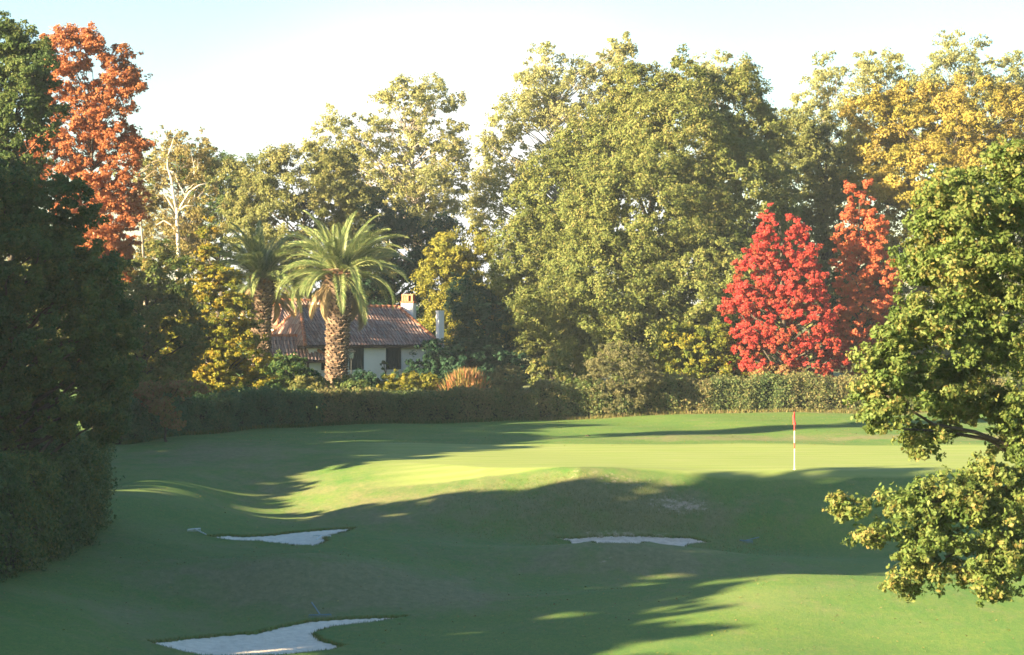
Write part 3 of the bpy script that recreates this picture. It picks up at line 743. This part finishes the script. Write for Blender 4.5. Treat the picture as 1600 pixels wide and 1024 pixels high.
# left hand group
T("oak_tree", "tall dark green tree at the left edge with a ragged top", "tree", 97,
  [(8, 70, 34, 44), (50, 110, 40, 40), (20, 160, 54, 50), (-30, 130, 40, 90), (66, 190, 28, 40), (10, 240, 50, 50), (-30, 300, 50, 90), (20, 300, 46, 50)], 'tall', BARK, 1030,
  n=420, cr=.55, per=170, size=0.13, tr=.28, nb=80, rnd=.7, inner=.35, colr=.6)
T("maple_tree", "tall rust red tree behind the dark trees on the left", "tree", 118,
  [(115, 75, 50, 40), (180, 95, 30, 34), (95, 140, 44, 50), (170, 150, 44, 44), (205, 135, 22, 24), (130, 215, 66, 55), (195, 235, 38, 40), (140, 300, 62, 50), (195, 310, 34, 44), (165, 370, 56, 44), (180, 420, 40, 36), (60, 250, 40, 60)], 'red', BARK, 1031,
  n=760, cr=.5, per=150, size=0.125, tr=.25, nb=110, rnd=.8, inner=.25, zgrad=lambda h: 1.2 - h * .8, colr=.55, depth=.8)
T("maple_tree", "low mottled green and orange tree below the rust red one", "tree", 117,
  [(190, 460, 50, 50), (230, 500, 50, 60), (180, 540, 70, 60), (250, 430, 44, 44), (270, 520, 50, 60), (230, 590, 60, 30)], 'rusty', BARK, 1032,
  n=380, cr=.6, per=200, size=0.13, tr=.2, nb=50, colr=.7, bias=-.08)
T("birch_tree", "thin twiggy olive brown tree behind the white forked trunk", "tree", 140,
  [(255, 270, 38, 60), (300, 270, 36, 60), (235, 330, 34, 70), (310, 340, 44, 60), (270, 390, 70, 60), (320, 240, 14, 30), (275, 225, 22, 26)], 'brown', BARKP, 1033,
  n=330, cr=.6, per=120, size=0.12, tr=.14, nb=120, rnd=.9, inner=.15, up=.2, colr=.7, top=.95)
T("beech_tree", "golden green young tree lit by the sun left of the palms", "tree", 128,
  [(318, 415, 26, 34), (345, 450, 38, 36), (305, 470, 36, 34), (350, 500, 50, 36), (300, 520, 46, 34), (365, 545, 44, 34), (310, 565, 60, 34), (350, 590, 56, 22), (325, 370, 14, 34), (385, 520, 26, 24), (396, 552, 22, 26), (280, 590, 40, 20), (400, 588, 26, 18), (330, 600, 60, 14), (265, 555, 40, 26), (290, 490, 34, 34), (270, 520, 34, 26)], 'gold', BARK, 1034,
  n=660, cr=.48, per=150, size=0.13, tr=.14, nb=90, rnd=.7, colr=.6, flat=.5, top=.95, depth=.8)
T("oak_tree", "dense mid green tree glimpsed through the dark trees at the left edge", "tree", 138,
  [(0, 320, 70, 70), (90, 400, 70, 70), (20, 440, 90, 80), (130, 500, 70, 60), (40, 560, 90, 50), (170, 560, 60, 50), (-60, 420, 80, 120)], 'olive', BARK, 1036,
  n=330, cr=.85, per=190, size=.2, tr=.3, nb=20, inner=.3)
T("oak_tree", "dense green tree added behind the huge rounded oak to close its sky gaps", "tree", 172,
  [(980, 260, 90, 80), (1100, 250, 90, 90), (900, 380, 90, 90), (1040, 390, 110, 100), (1170, 380, 90, 100), (960, 500, 130, 80), (1130, 500, 120, 80), (860, 500, 60, 70), (830, 420, 40, 50)], 'oak', BARK, 1037,
  n=700, cr=1.1, per=150, size=.26, tr=.4, nb=10, inner=.2)  # backing tree, added so no sky shows through the big oak
# bare pale trunk with forked limbs
def white_trunk():
    D = 136.5; b = at(276, 500, D); z0 = zb(b[0], D); org = np.array([b[0], D, z0])
    root = empty("birch_tree", org, "bare forked white trunk rising among the twiggy trees on the left", "tree")
    def P(px, py, dy=0): return at(px, py, D) + np.array([0, dy, 0]) - org
    m = MB(); rng = np.random.default_rng(5)
    m.tube([P(276, 610), P(277, 450), P(279, 400), P(277, 350), P(276, 325)], [.15, .13, .11, .10, .09], 8)
    m.tube([P(276, 328), P(271, 305), P(268, 280), P(262, 262), P(262, 245), P(268, 228), P(272, 215)], [.09, .08, .07, .055, .045, .03, .015], 8)
    m.tube([P(277, 335), P(285, 318), P(296, 300), P(310, 290), P(325, 286)], [.07, .06, .05, .035, .015], 7)
    m.tube([P(275, 332), P(266, 318), P(258, 305), P(250, 298)], [.07, .05, .04, .015], 6)
    m.tube([P(278, 365), P(268, 352), P(256, 345), P(244, 352)], [.06, .05, .035, .015], 6)
    m.tube([P(279, 330), P(290, 322), P(306, 322)], [.06, .04, .015], 6)
    for i in range(11):
        a = P(rng.uniform(262, 312), rng.uniform(240, 330), rng.normal() * .2); branch_to(m, a, a + rng.normal(size=3) * .5 + np.array([0, 0, .7]), .03, .008, rng, 4, sides=4)
    m.build("trunk", BARKW, root, smooth=True)
    cents = [(at(rng.uniform(235, 330), rng.uniform(200, 400), D + rng.normal() * .6), np.array([0, -1., 0]), 0) for _ in range(60)]
    foliage("crown", cents, at(280, 400, D + 3), .4, 26, .14, LM['brown'], root, org, 55, rnd=1.0)
white_trunk()
def slim_trunk():
    D = 123; b = at(222, 500, D); z0 = zb(b[0], D); org = np.array([b[0], D, z0])
    root = empty("birch_tree", org, "slender grey trunk seen beside the rust red tree", "tree")
    def P(px, py): return at(px, py, D) - org
    m = MB(); m.tube([P(228, 600), P(226, 450), P(223, 380), P(218, 320), P(213, 260), P(208, 220)], [.07, .065, .06, .05, .04, .02], 7)
    rng = np.random.default_rng(9)
    for i in range(14):
        a = P(218 + rng.normal() * 2, rng.uniform(230, 360)); branch_to(m, a, a + np.array([rng.normal() * .9, rng.normal() * .7, .8]), .03, .008, rng, 4, sides=4)
    m.build("trunk", BARKP, root, smooth=True)
    cents = [(at(215 + rng.normal() * 14, rng.uniform(215, 330), D + rng.normal() * .6), np.array([0, -1., 0]), 0) for _ in range(40)]
    foliage("crown", cents, at(215, 300, D + 2), .35, 30, .13, LM['olive'], root, org, 56, rnd=1.0)
slim_trunk()
# dark tree overhanging the left side, nearer
T("oak_tree", "big dark shaded tree filling the left edge above the left hedge", "tree", 67,
  [(30, 330, 60, 60), (100, 330, 50, 50), (-60, 340, 90, 100), (60, 420, 90, 70), (130, 430, 60, 60), (150, 510, 56, 60), (60, 530, 100, 80), (165, 590, 44, 50), (90, 620, 90, 60), (-40, 520, 90, 100), (-30, 640, 100, 70), (170, 650, 30, 36)], 'dark', BARK, 1040,
  n=1100, cr=.42, per=230, size=0.1, tr=.25, nb=90, inner=.5, depth=1.1, colr=.65, trunk_px=-30, rnd=.7)

# trees standing beyond the left edge of the picture: unseen, shaped to throw the long shadows over the course
def side_tree(x, y, h, w, seed, label, leaf='tall', lo=.25):
    z0 = zb(x, y); rng = np.random.default_rng(seed); L = []
    for i in range(7):
        t = (i + .5) / 7; zz = z0 + h * (lo + (1 - lo) * t * .86); r = w * (1 - .62 * t ** 1.6)
        L.append((x + rng.normal() * w * .2, y + rng.normal() * w * .2, zz, r, r, h * .13))
    T("oak_tree", label, "tree", y, L, leaf, BARK, seed, n=int(90 * w / 3), cr=.75, per=150, size=.26, tr=.3, nb=24, base=(x, y), world=True, group="trees beyond the left side of the course")
    return
TOPS = [(34, 7.0), (40, 7.6), (45, 8.7), (50, 10.0), (54, 11.4), (57, 13.6), (60, 15.6), (64, 15.8), (67, 14.4), (69, 11.4), (71, 9.8), (73, 6.6), (75, 4.6), (77, 3.9), (79.5, 4.6), (82, 6.4), (84.5, 7.6), (87, 8.0), (91, 9.2), (94, 10.8), (97, 8.6), (100, 8.8), (103, 10.5), (110, 9.5), (130, 10)]  # crown heights shaped by where the shadow edges should fall on the turf
words = ["first", "second", "third", "fourth", "fifth", "sixth", "seventh", "eighth", "ninth", "tenth", "eleventh", "twelfth", "thirteenth", "fourteenth", "fifteenth", "sixteenth", "seventeenth", "eighteenth", "nineteenth", "twentieth", "twenty first", "twenty second", "twenty third", "twenty fourth", "twenty fifth", "twenty sixth"]
def side_tree(i, x, y, seed):
    rng = np.random.default_rng(seed); L = []
    yq = y - (x + 25) * .577; top = min(float(lin(yq + q, TOPS)) for q in (-1.0, 0, 1.0)) + (-25 - x) * .353 - (.9 if x < -28 and 60 < yq < 84 else 0)
    z0 = zb(x, y); w = 2.3; nl = max(3, int((top - z0) / 1.7))
    for k in range(nl):
        t = (k + .5) / nl; zz = z0 + (top - z0) * t; r = w * (1.05 - .38 * t ** 2)
        L.append((x + rng.normal() * .35, y + rng.normal() * .35, zz, r, r, (top - z0) / nl * .68))
    T("oak_tree", "%s leafy tree from the near end of the left side belt" % words[i], "tree", y, L, 'tall', BARK, seed, n=int(26 * nl), cr=.62, per=190, size=.32, tr=.22, nb=24,
      base=(x, y), world=True, group="trees in the belt along the left side", inner=.1)
ysb = [34.5, 38, 41.5, 45, 48.5, 51.5, 54.5, 57.5, 60, 62.5, 65, 67.5, 70, 72.3, 74.8, 78, 81.3, 84.5, 87.7, 91, 94, 97, 100, 103, 107, 111]
for i, y in enumerate(ysb): side_tree(i, -25.6 + .7 * math.sin(i * 2.4), y, 2000 + 7 * i)
words = ["added outer " + w_ for w_ in words]
for i, y in enumerate(ysb): side_tree(i, -30.2 + .7 * math.sin(i * 1.7), y - 1.6, 3500 + 7 * i)  # second unseen row, added to close light gaps in the belt

# ------------------------------------------------------------------ near oak on the right
T("oak_tree", "near leafy oak reaching in from the right edge with a low drooping branch", "tree", 36,
  [(1500, 330, 90, 60, 0), (1580, 300, 90, 70, 1), (1440, 400, 50, 50, 0), (1530, 430, 110, 80, 0), (1440, 500, 60, 50, -.5), (1560, 520, 100, 70, 0),
   (1390, 560, 50, 36, -.5), (1400, 620, 60, 40, -.5), (1480, 620, 80, 50, 0), (1450, 680, 50, 32, 0), (1560, 640, 70, 36, .3), (1370, 650, 30, 22, -.5),
   (1400, 790, 60, 34, -1), (1335, 800, 34, 24, -1), (1470, 780, 70, 40, -1), (1560, 790, 80, 60, -1), (1450, 850, 66, 46, -1), (1550, 860, 80, 46, -1), (1430, 900, 50, 20, -1), (1540, 735, 60, 22, -.5), (1600, 690, 50, 30, 0), (1590, 645, 50, 34, 0), (1550, 910, 40, 26, -1), (1308, 785, 16, 16, -1), (1330, 850, 18, 12, -1), (1365, 835, 30, 18, -1), (1620, 760, 60, 60, -1),
   (1700, 350, 160, 160, 1), (1720, 600, 160, 160, 2), (1700, 850, 120, 100, 1), (1850, 450, 150, 200, 2)], 'nearoak', BARK, 1050,
  n=1750, cr=.26, per=120, size=.072, tr=.24, nb=20, inner=.05, depth=1.0, colr=.5, base=(11.2, 37.5), shape='lobed', rnd=.8, up=.25, sub=5, tmin=.55)

# ------------------------------------------------------------------ hedges
def hedge(name, label, path, h, w, leaf, seed, dens=260, size=.12, patches=None):
    """path: (px, D) along the foot of the hedge"""
    rng = np.random.default_rng(seed)
    P = np.array([(at(px, 500, D)[0], D) for px, D in path]); org = np.array([P[0][0], P[0][1], zb(P[0][0], P[0][1])])
    root = empty(name, org, label, "hedge")
    seg = np.hypot(*(P[1:] - P[:-1]).T); cum = np.concatenate([[0], np.cumsum(seg)]); L = cum[-1]
    def pos(s): return np.stack([np.interp(s, cum, P[:, 0]), np.interp(s, cum, P[:, 1])], -1)
    def hh(s): return h * (1 + .05 * np.sin(s * .9 + seed) + .05 * np.sin(s * 2.7) + .03 * np.sin(s * 6.1))
    n = int(L * dens)
    s = rng.uniform(0, L, n); p = pos(s); q = pos(np.minimum(s + .05, L)) - pos(np.maximum(s - .05, 0)); q = q / np.linalg.norm(q, axis=1, keepdims=True)
    nr = np.stack([q[:, 1], -q[:, 0]], 1)                  # towards the viewer for a left-to-right path
    face = rng.random(n); top = face > .72; back = (face < .08)
    u = np.where(top, rng.uniform(0, 1, n), np.where(back, 1.0, 0.0) + rng.normal(size=n) * .05)
    hz = hh(s)
    lump = .10 * np.sin(s * 3.1 + seed) + .07 * np.sin(s * 7.7)
    v = np.where(top, hz * (1 + rng.normal(size=n) * .025), rng.uniform(0, 1, n) ** .9 * hz)
    lump = lump + .12 * np.sin(v * 5 + s * 1.9)
    xy = p - nr * (u[:, None] * w + (lump * (u < .5))[:, None])
    z = zbase(xy[:, 0], xy[:, 1]) + v
    C = np.column_stack([xy, z])
    # little sprays round each point
    k = 7
    C = np.repeat(C, k, 0) + rng.normal(size=(n * k, 3)) * .11
    out = np.column_stack([nr * np.where(top, .2, 1.0)[:, None], np.where(top, 1.0, .25)])
    out[back] *= -1
    Nn = np.repeat(out, k, 0) + rng.normal(size=(n * k, 3)) * .6
    S = np.repeat(s, k)
    tone = .5 + .28 * np.sin(S * .8 + seed) + .18 * np.sin(S * 2.3 + 1) + .1 * np.sin(S * 5.1)
    A = np.clip(tone * .5 + .5 * rng.random(n * k) + (.1 if patches else 0), 0, 1)
    obj("foliage", leaves("foliage", C - org, Nn, size * rng.uniform(.6, 1.4, n * k), A, rng=rng), LM[leaf], root)
    # twiggy core, closed
    m = MB(); st = np.linspace(0.1, L - .1, max(8, int(L / .6))); a = pos(st)
    d = pos(np.minimum(st + .1, L)) - pos(np.maximum(st - .1, 0)); d /= np.linalg.norm(d, axis=1, keepdims=True); nn = np.stack([d[:, 1], -d[:, 0]], 1)
    for i in range(len(st)):
        H = float(hh(st[i])) - .18
        for (o_, zz) in ((.2, -.1), (.2, H * .5), (.26, H), (w - .26, H), (w - .2, -.1)):
            xy_ = a[i] - nn[i] * o_; m.v.append((xy_[0] - org[0], xy_[1] - org[1], zb(*xy_) + zz - org[2]))
    for i in range(len(st) - 1):
        for j in range(4): m.f.append((i * 5 + j, (i + 1) * 5 + j, (i + 1) * 5 + j + 1, i * 5 + j + 1))
    m.f.append((0, 1, 2, 3, 4)); e = (len(st) - 1) * 5; m.f.append((e + 4, e + 3, e + 2, e + 1, e))
    m.build("branches", TWIG, root)
TWIG = noise_mat("hedge_twigs", (.02, .028, .016), (.04, .045, .026), 5, .9, .5)
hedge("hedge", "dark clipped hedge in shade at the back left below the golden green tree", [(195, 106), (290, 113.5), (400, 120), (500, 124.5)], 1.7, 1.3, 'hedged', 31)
hedge("hedge", "middle stretch of clipped hedge in front of the house and palms", [(502, 124.6), (650, 126.5), (840, 127.5)], 1.55, 1.3, 'hedge', 32, patches=1)
hedge("hedge", "brownish sunlit clipped hedge behind the green and flag", [(842, 127.6), (1050, 128.5), (1340, 129.5), (1760, 131)], 1.75, 1.3, 'hedge', 33, patches=1)
# ivy covered side hedge running towards the viewer on the left
def side_hedge():
    rng = np.random.default_rng(41)
    pts = [(-15.2, 52), (-13.4, 58), (-12.6, 63), (-12.45, 69), (-12.6, 74.5)]
    hedge_w(pts, 2.7, 1.6, 'dark', 42)
def hedge_w(pts, h, w, leaf, seed):
    path = [(x / y * F + 800, y) for x, y in pts]
    hedge("hedge", "tall dark hedge along the left side running towards the viewer", path, h, w, leaf, seed, 330, .11)
side_hedge()

# ------------------------------------------------------------------ shrubs
def shrub(name, label, px, py, rx, ry, D, leaf, seed, n=40, cr=.35, per=90, size=.12, shape='diamond', group=None, lobes=None, **kw):
    return T(name, label, "shrub", D, lobes or [(px, py, rx, ry), (px - rx * .35, py + ry * .25, rx * .7, ry * .8), (px + rx * .4, py + ry * .2, rx * .65, ry * .85)],
             leaf, BARK, seed, n=n, cr=cr, per=per, size=size, tr=.06, nb=24, shape=shape, group=group, top=.7, **kw)
shrub("round_shrub", "rounded dark shrub left of the big palm trunk", 445, 580, 36, 28, 134, 'dark', 3001, n=130, cr=.4, per=130, size=.13, lobes=[(445, 582, 36, 30), (425, 590, 30, 24), (478, 594, 30, 16)])
shrub("laurel_bush", "wide dark bush in shade under the right chimney", 700, 575, 60, 36, 146, 'ever', 3002, n=170, cr=.5, per=170, size=.15,
      lobes=[(680, 570, 40, 36), (730, 575, 50, 38), (790, 580, 40, 34), (660, 588, 30, 22)])
shrub("laurel_bush", "low dark bush against the house wall under the shutters", 600, 588, 60, 16, 143, 'ever', 3003, n=90, cr=.4, per=130, size=.13,
      lobes=[(575, 596, 30, 13), (610, 596, 34, 12), (650, 592, 22, 18)])
shrub("spreading_shrub", "pale yellow green low shrub behind the hedge in front of the house", 635, 598, 40, 14, 131, 'lime', 3004, n=70, cr=.3, per=90, size=.13,
      lobes=[(608, 601, 22, 13), (635, 597, 24, 14), (662, 599, 24, 13)])
shrub("ferny_shrub", "light green feathery shrub at the foot of the big palm", 530, 600, 40, 12, 131, 'olive', 3005, n=60, cr=.28, per=80, size=.12, bias=-.1)
shrub("cedar_shrub", "grey green rounded shrub rising out of the hedge right of the tan tuft", 797, 600, 32, 30, 128.0, 'pale', 3007, n=120, cr=.3, per=110, size=.09, bias=-.15,
      lobes=[(797, 592, 28, 20), (797, 615, 30, 28), (790, 640, 24, 20)])
shrub("twiggy_shrub", "round twiggy olive brown shrub standing in the hedge", 972, 575, 52, 42, 128, 'pale', 3008, n=230, cr=.33, per=120, size=.085, bias=-.05,
      lobes=[(972, 572, 52, 38), (945, 590, 34, 34), (1000, 590, 34, 34), (975, 625, 36, 24)], rnd=1.0)
shrub("hazel_bush", "broad yellow green hazel bush between the twiggy shrub and the crimson maple", 1095, 550, 80, 45, 133.5, 'gold', 3009, n=300, cr=.42, per=120, size=.14, bias=-.2,
      lobes=[(1060, 545, 46, 40), (1110, 545, 50, 42), (1150, 570, 40, 32), (1090, 580, 70, 28)])
shrub("leafy_bush", "small green bush with one bright yellow spray beside the big oak foot", 870, 580, 40, 28, 134, 'oak', 3010, n=90, cr=.36, per=100, size=.14,
      lobes=[(858, 575, 30, 26), (890, 590, 34, 18), (845, 598, 26, 14)])
shrub("ivy_bush", "bright green ivy bush spilling over the hedge left of the twiggy shrub", 900, 605, 50, 12, 129.5, 'nearoak', 3011, n=90, cr=.28, per=90, size=.13, bias=-.2)
shrub("rose_bush", "pinkish orange bush below the crimson maple", 1215, 585, 40, 16, 131.5, 'pink', 3012, n=80, cr=.3, per=90, size=.13)
shrub("lit_bush", "yellow and pink bush in the sun at the left end of the hedge", 245, 622, 44, 34, 107, 'pink', 3013, n=100, cr=.33, per=90, size=.14,
      lobes=[(236, 612, 22, 12), (290, 608, 34, 8), (245, 632, 20, 14), (268, 655, 16, 12)])
shrub("spiky_bush", "small dark plant against the white wall between the shutters", 600, 570, 5, 7, 147, 'tall', 3014, n=10, cr=.12, per=60, size=.1)
for i_, (px_, py_, rx_, ry_, D_, lf_, lab_) in enumerate([
    (478, 602, 22, 12, 128, 'olive', "dull green mound of shrub above the shaded hedge left of the palm foot"),
    (560, 604, 20, 9, 129, 'tall', "dark green low shrub at the hedge top right of the big palm foot"),
    (850, 606, 18, 9, 129.5, 'lime', "small bright yellow green plant behind the hedge by the grey green shrub"),
    (1055, 606, 34, 12, 130.5, 'tall', "dark low bush behind the hedge just right of the round twiggy shrub"),
    (1130, 600, 36, 13, 131.5, 'olive', "dull olive bush between the hazel bush and the sunlit hedge top"),
    (1275, 603, 30, 14, 132.5, 'hedge', "leafy green growth standing out of the hedge under the crimson maple"),
    (1320, 598, 30, 18, 132.5, 'olive', "olive bush at the foot of the orange red maple")]):
    shrub("hedge_shrub", lab_, px_, py_, rx_, ry_, D_, lf_, 3100 + 9 * i_, n=46, cr=.3, per=90, size=.12)
# tan tuft of tall grass
def tuft():
    D = 130.5; rng = np.random.default_rng(61); root = empty("pampas_grass", (at(728, 500, D)[0], D, zb(at(728, 500, D)[0], D)), "tan orange tuft of upright plumes behind the hedge", "ornamental grass")
    n = 2600; x = rng.normal(size=n) * 0.62; y = rng.normal(size=n) * .35
    h = (2.35 + .35 * rng.random(n)) * (1 - .16 * (x / 1.3) ** 2)
    C = np.column_stack([x * .8, y, h * rng.uniform(.5, .95, n)]); Nn = np.column_stack([x * .35 + rng.normal(size=n) * .12, y * .3, np.ones(n)])
    o = obj("plumes", leaves("plumes", C, Nn, .42 * rng.uniform(.6, 1.2, n), rng.random(n), 'blade', 7, rng), LM['pink'], root)
    m = MB()
    for i in range(70):
        a = rng.normal(size=2) * np.array([.5, .3]); m.tube([(a[0] * .4, a[1] * .4, 0), (a[0], a[1], 2.2)], [.015, .006], 4, cap=False)
    m.build("stems", BARK, root)
tuft()

# ------------------------------------------------------------------ rough grass: tufts round the bunkers, on the mounds, under the hedges (uncountable)
def rough():
    rng = np.random.default_rng(71); Cs, Hs, As = [], [], []
    for k, P in BP.items():
        P = np.array(P); Q = np.roll(P, -1, 0)
        for a, b in zip(P, Q):
            L = np.linalg.norm(b - a); n = int(L * 170)
            t = rng.random((n, 1)); nrm = np.array([b[1] - a[1], a[0] - b[0]]) / (L + 1e-6)
            q = a + (b - a) * t + nrm * (rng.normal(size=(n, 1)) * .05 + .0)
            cand = np.column_stack([q, zbase(q[:, 0], q[:, 1]) - .02]); Cs.append(cand); Hs.append(rng.uniform(.04, .10, n)); As.append(rng.random(n) * .8)
    def field(x0, x1, y0, y1, n, lo, hi, bias, wfun=None):
        x = rng.uniform(x0, x1, n); y = rng.uniform(y0, y1, n)
        if wfun is not None:
            keep = rng.random(n) < wfun(x, y); x, y = x[keep], y[keep]
        d = bunk_sd(x, y); k = d > .05; x, y = x[k], y[k]
        Cs.append(np.column_stack([x, y, zbase(x, y) - .01])); Hs.append(rng.uniform(lo, hi, len(x))); As.append(np.clip(rng.random(len(x)) * .6 + bias, 0, 1))
    field(-13, 10, 55, 74, 90000, .02, .05, .2, lambda x, y: .15 + .85 * gs(x, -6, 4) * gs(y, 65, 4) + .6 * gs(x, 3.6, 5) * gs(y, 73, 3))
    field(-3, 10, 80, 87, 60000, .03, .09, .25, lambda x, y: gs(x, 3.6, 4) * gs(y, 83.5, 3))
    # along the foot of the hedges
    for path in ([(195, 106), (290, 113.5), (400, 120), (500, 124.5)], [(500, 124.5), (650, 126.5), (840, 127.5)], [(840, 127.6), (1050, 128.5), (1340, 129.5), (1760, 131)]):
        for (pa, Da), (pb, Db) in zip(path[:-1], path[1:]):
            A = np.array([at(pa, 500, Da)[0], Da]); B = np.array([at(pb, 500, Db)[0], Db]); n = int(np.linalg.norm(B - A) * 260)
            q = A + (B - A) * rng.random((n, 1)) - np.array([0, 1]) * np.abs(rng.normal(size=(n, 1))) * .35
            Cs.append(np.column_stack([q, zbase(q[:, 0], q[:, 1])])); Hs.append(rng.uniform(.08, .26, n)); As.append(rng.random(n) * .6 + .4 * (pa > 800))
    C = np.concatenate(Cs); H = np.concatenate(Hs); A = np.clip(np.concatenate(As), 0, 1)
    Nn = rng.normal(size=(len(C), 3)) * .3 + np.array([0, 0, 1])
    o = obj("rough_grass", leaves("rough_grass", C, Nn, H, A, 'blade', 4.5, rng), LM['grass']); tag(o, kind="stuff")
rough()
# fallen leaves scattered over the turf near the hedge and under the oak
def litter():
    rng = np.random.default_rng(81); n = 5200
    x = rng.uniform(-14, 22, n); y = rng.uniform(54, 128, n); k = (bunk_sd(x, y) > 0) & ((y < 87) | (y > 104)); x, y = x[k], y[k]; n = len(x)
    C = np.column_stack([x, y, zbase(x, y) + .012]); Nn = rng.normal(size=(n, 3)) * .25 + np.array([0, 0, 1])
    o = obj("fallen_leaves", leaves("fallen_leaves", C, Nn, rng.uniform(.05, .09, n), rng.random(n), rng=rng), LM['brown']); tag(o, kind="stuff")
litter()

# ------------------------------------------------------------------ flagstick, rakes, small things
RED, N3, K3, p3 = newmat("flag_red"); p3.inputs["Base Color"].default_value = (.62, .035, .03, 1); p3.inputs["Roughness"].default_value = .7
WHT, N3, K3, p3 = newmat("pole_white"); p3.inputs["Base Color"].default_value = (.80, .80, .74, 1); p3.inputs["Roughness"].default_value = .4
fx = at(1241.5, 500, 89.2)[0]; fz = zb(fx, 89.2); ftop = CAMZ - (644 - 500) / F * 89.2 - fz
flag = empty("flagstick", (fx, 89.2, fz), "white and red banded golf flagstick with a limp red flag on the green", "golf flag")
bands = [(-.12, .46, WHT), (.46, .76, WHT), (.76, .98, RED), (.98, 1.42, WHT), (1.42, ftop, RED)]
m = MB(); m.tube([(0, 0, -.12), (0, 0, .76)], .019, 8); m.tube([(0, 0, .98), (0, 0, 1.42)], .0185, 8); m.build("pole", WHT, flag)
m = MB(); m.tube([(0, 0, .76), (0, 0, .98)], .02, 8); m.tube([(0, 0, 1.42), (0, 0, ftop)], .0195, 8); m.build("pole_band", RED, flag)
m = MB(); rows, cols = 16, 9
for side in (0, 1):
    for i in range(rows + 1):
        for j in range(cols + 1):
            u = j / cols; v = i / rows
            x_ = -.02 + .04 * math.sin(u * 9) * (.5 + v) + .05 * u * (1 - .5 * v) - .015; y_ = -.02 - .075 * math.sin(u * 6.3 + v) * u + .004 * side
            m.v.append((x_ - .02 * math.sin(v * 5), y_, ftop - .03 - .43 * v - .07 * u * math.sin(v * 3)))
n_ = (rows + 1) * (cols + 1)
for side in (0, 1):
    for i in range(rows):
        for j in range(cols):
            a = side * n_ + i * (cols + 1) + j; q = (a, a + 1, a + cols + 2, a + cols + 1); m.f.append(q if side else q[::-1])
m.build("flag", RED, flag, smooth=True)
CUP = MB(); CUP.tube([(0, 0, -.1), (0, 0, .004)], .054, 16); CUP.build("cup", WHT, flag)

RK = noise_mat("rake_painted_wood", (.45, .48, .46), (.62, .63, .60), 6, .6)
RKB = noise_mat("rake_blue_handle", (.08, .15, .18), (.14, .22, .25), 6, .5)
def rake(p_head, p_tip, mat, label):
    hx, hy = ground_hit(*p_head); tx, ty = ground_hit(*p_tip); z0 = zb(hx, hy); z1 = zb(tx, ty)
    d = np.array([tx - hx, ty - hy]); L = np.linalg.norm(d); sc = min(1, 1.9 / L); d = d * sc
    z1 = zb(hx + d[0], hy + d[1]); root = empty("bunker_rake", (hx, hy, z0), label, "rake", "bunker rakes")
    m = MB(); m.tube([(0, 0, .09), (d[0] * .5, d[1] * .5, .07 + (z1 - z0) / 2), (d[0], d[1], z1 - z0 + .05)], .017, 8); m.build("handle", mat, root)
    nn = np.array([-d[1], d[0]]) / np.linalg.norm(d); m = MB(); m.tube([(-nn[0] * .28, -nn[1] * .28, .08), (nn[0] * .28, nn[1] * .28, .08)], .019, 6)
    for i in range(11):
        t = -.28 + .056 * i; m.tube([(nn[0] * t, nn[1] * t, .08), (nn[0] * t, nn[1] * t, .0)], .010, 4)
    m.build("rake_head", mat, root)
rake((303, 831), (322, 838), RK, "pale handled rake lying left of the left bunker")
rake((500, 966), (487, 945), RKB, "bluish rake lying across the back lip of the nearest bunker")
rake((1166, 849), (1186, 842), RKB, "bluish rake lying in the grass right of the bunker under the bank")
rake((503, 841), (494, 846), RK, "short looking rake end on in the right end of the left bunker")
def clod(px, py, label, r=.12):
    x_, y_ = ground_hit(px, py); rng = np.random.default_rng(int(px)); m = MB()
    import itertools
    rings = 6; seg = 9
    for i in range(rings + 1):
        th = math.pi * .5 * i / rings
        for j in range(seg):
            a = 2 * math.pi * j / seg; rr = r * math.cos(th) * (1 + .18 * rng.normal() * (i > 0)) ; m.v.append((rr * math.cos(a) * 1.3, rr * math.sin(a), r * .8 * math.sin(th) * (1 + .1 * rng.normal())))
    for i in range(rings):
        for j in range(seg): m.f.append((i * seg + j, i * seg + (j + 1) % seg, (i + 1) * seg + (j + 1) % seg, (i + 1) * seg + j))
    o = m.build("clod", noise_mat("dark_clod", (.03, .025, .015), (.07, .055, .03), 12, .95, .5), None, (x_, y_, zb(x_, y_) - .01), smooth=False)
    tag(o, label, "clod")
clod(918, 682, "small dark clod of earth lying on the far side of the green", .085)

# ------------------------------------------------------------------ haze: the milky autumn air between the viewer and the far trees
hm = bpy.data.materials.new("air_haze"); hm.use_nodes = True; hn = hm.node_tree; hn.nodes.remove(hn.nodes["Principled BSDF"])
pv = hn.nodes.new("ShaderNodeVolumePrincipled"); pv.inputs["Color"].default_value = (.72, .86, 1.0, 1); pv.inputs["Density"].default_value = 0.00017; pv.inputs["Anisotropy"].default_value = 0.0
hn.links.new(pv.outputs[0], hn.nodes["Material Output"].inputs["Volume"])
m = MB(); m.box((0, 105, 11), (190, 330, 34)); hz = m.build("haze", hm); tag(hz, kind="stuff")
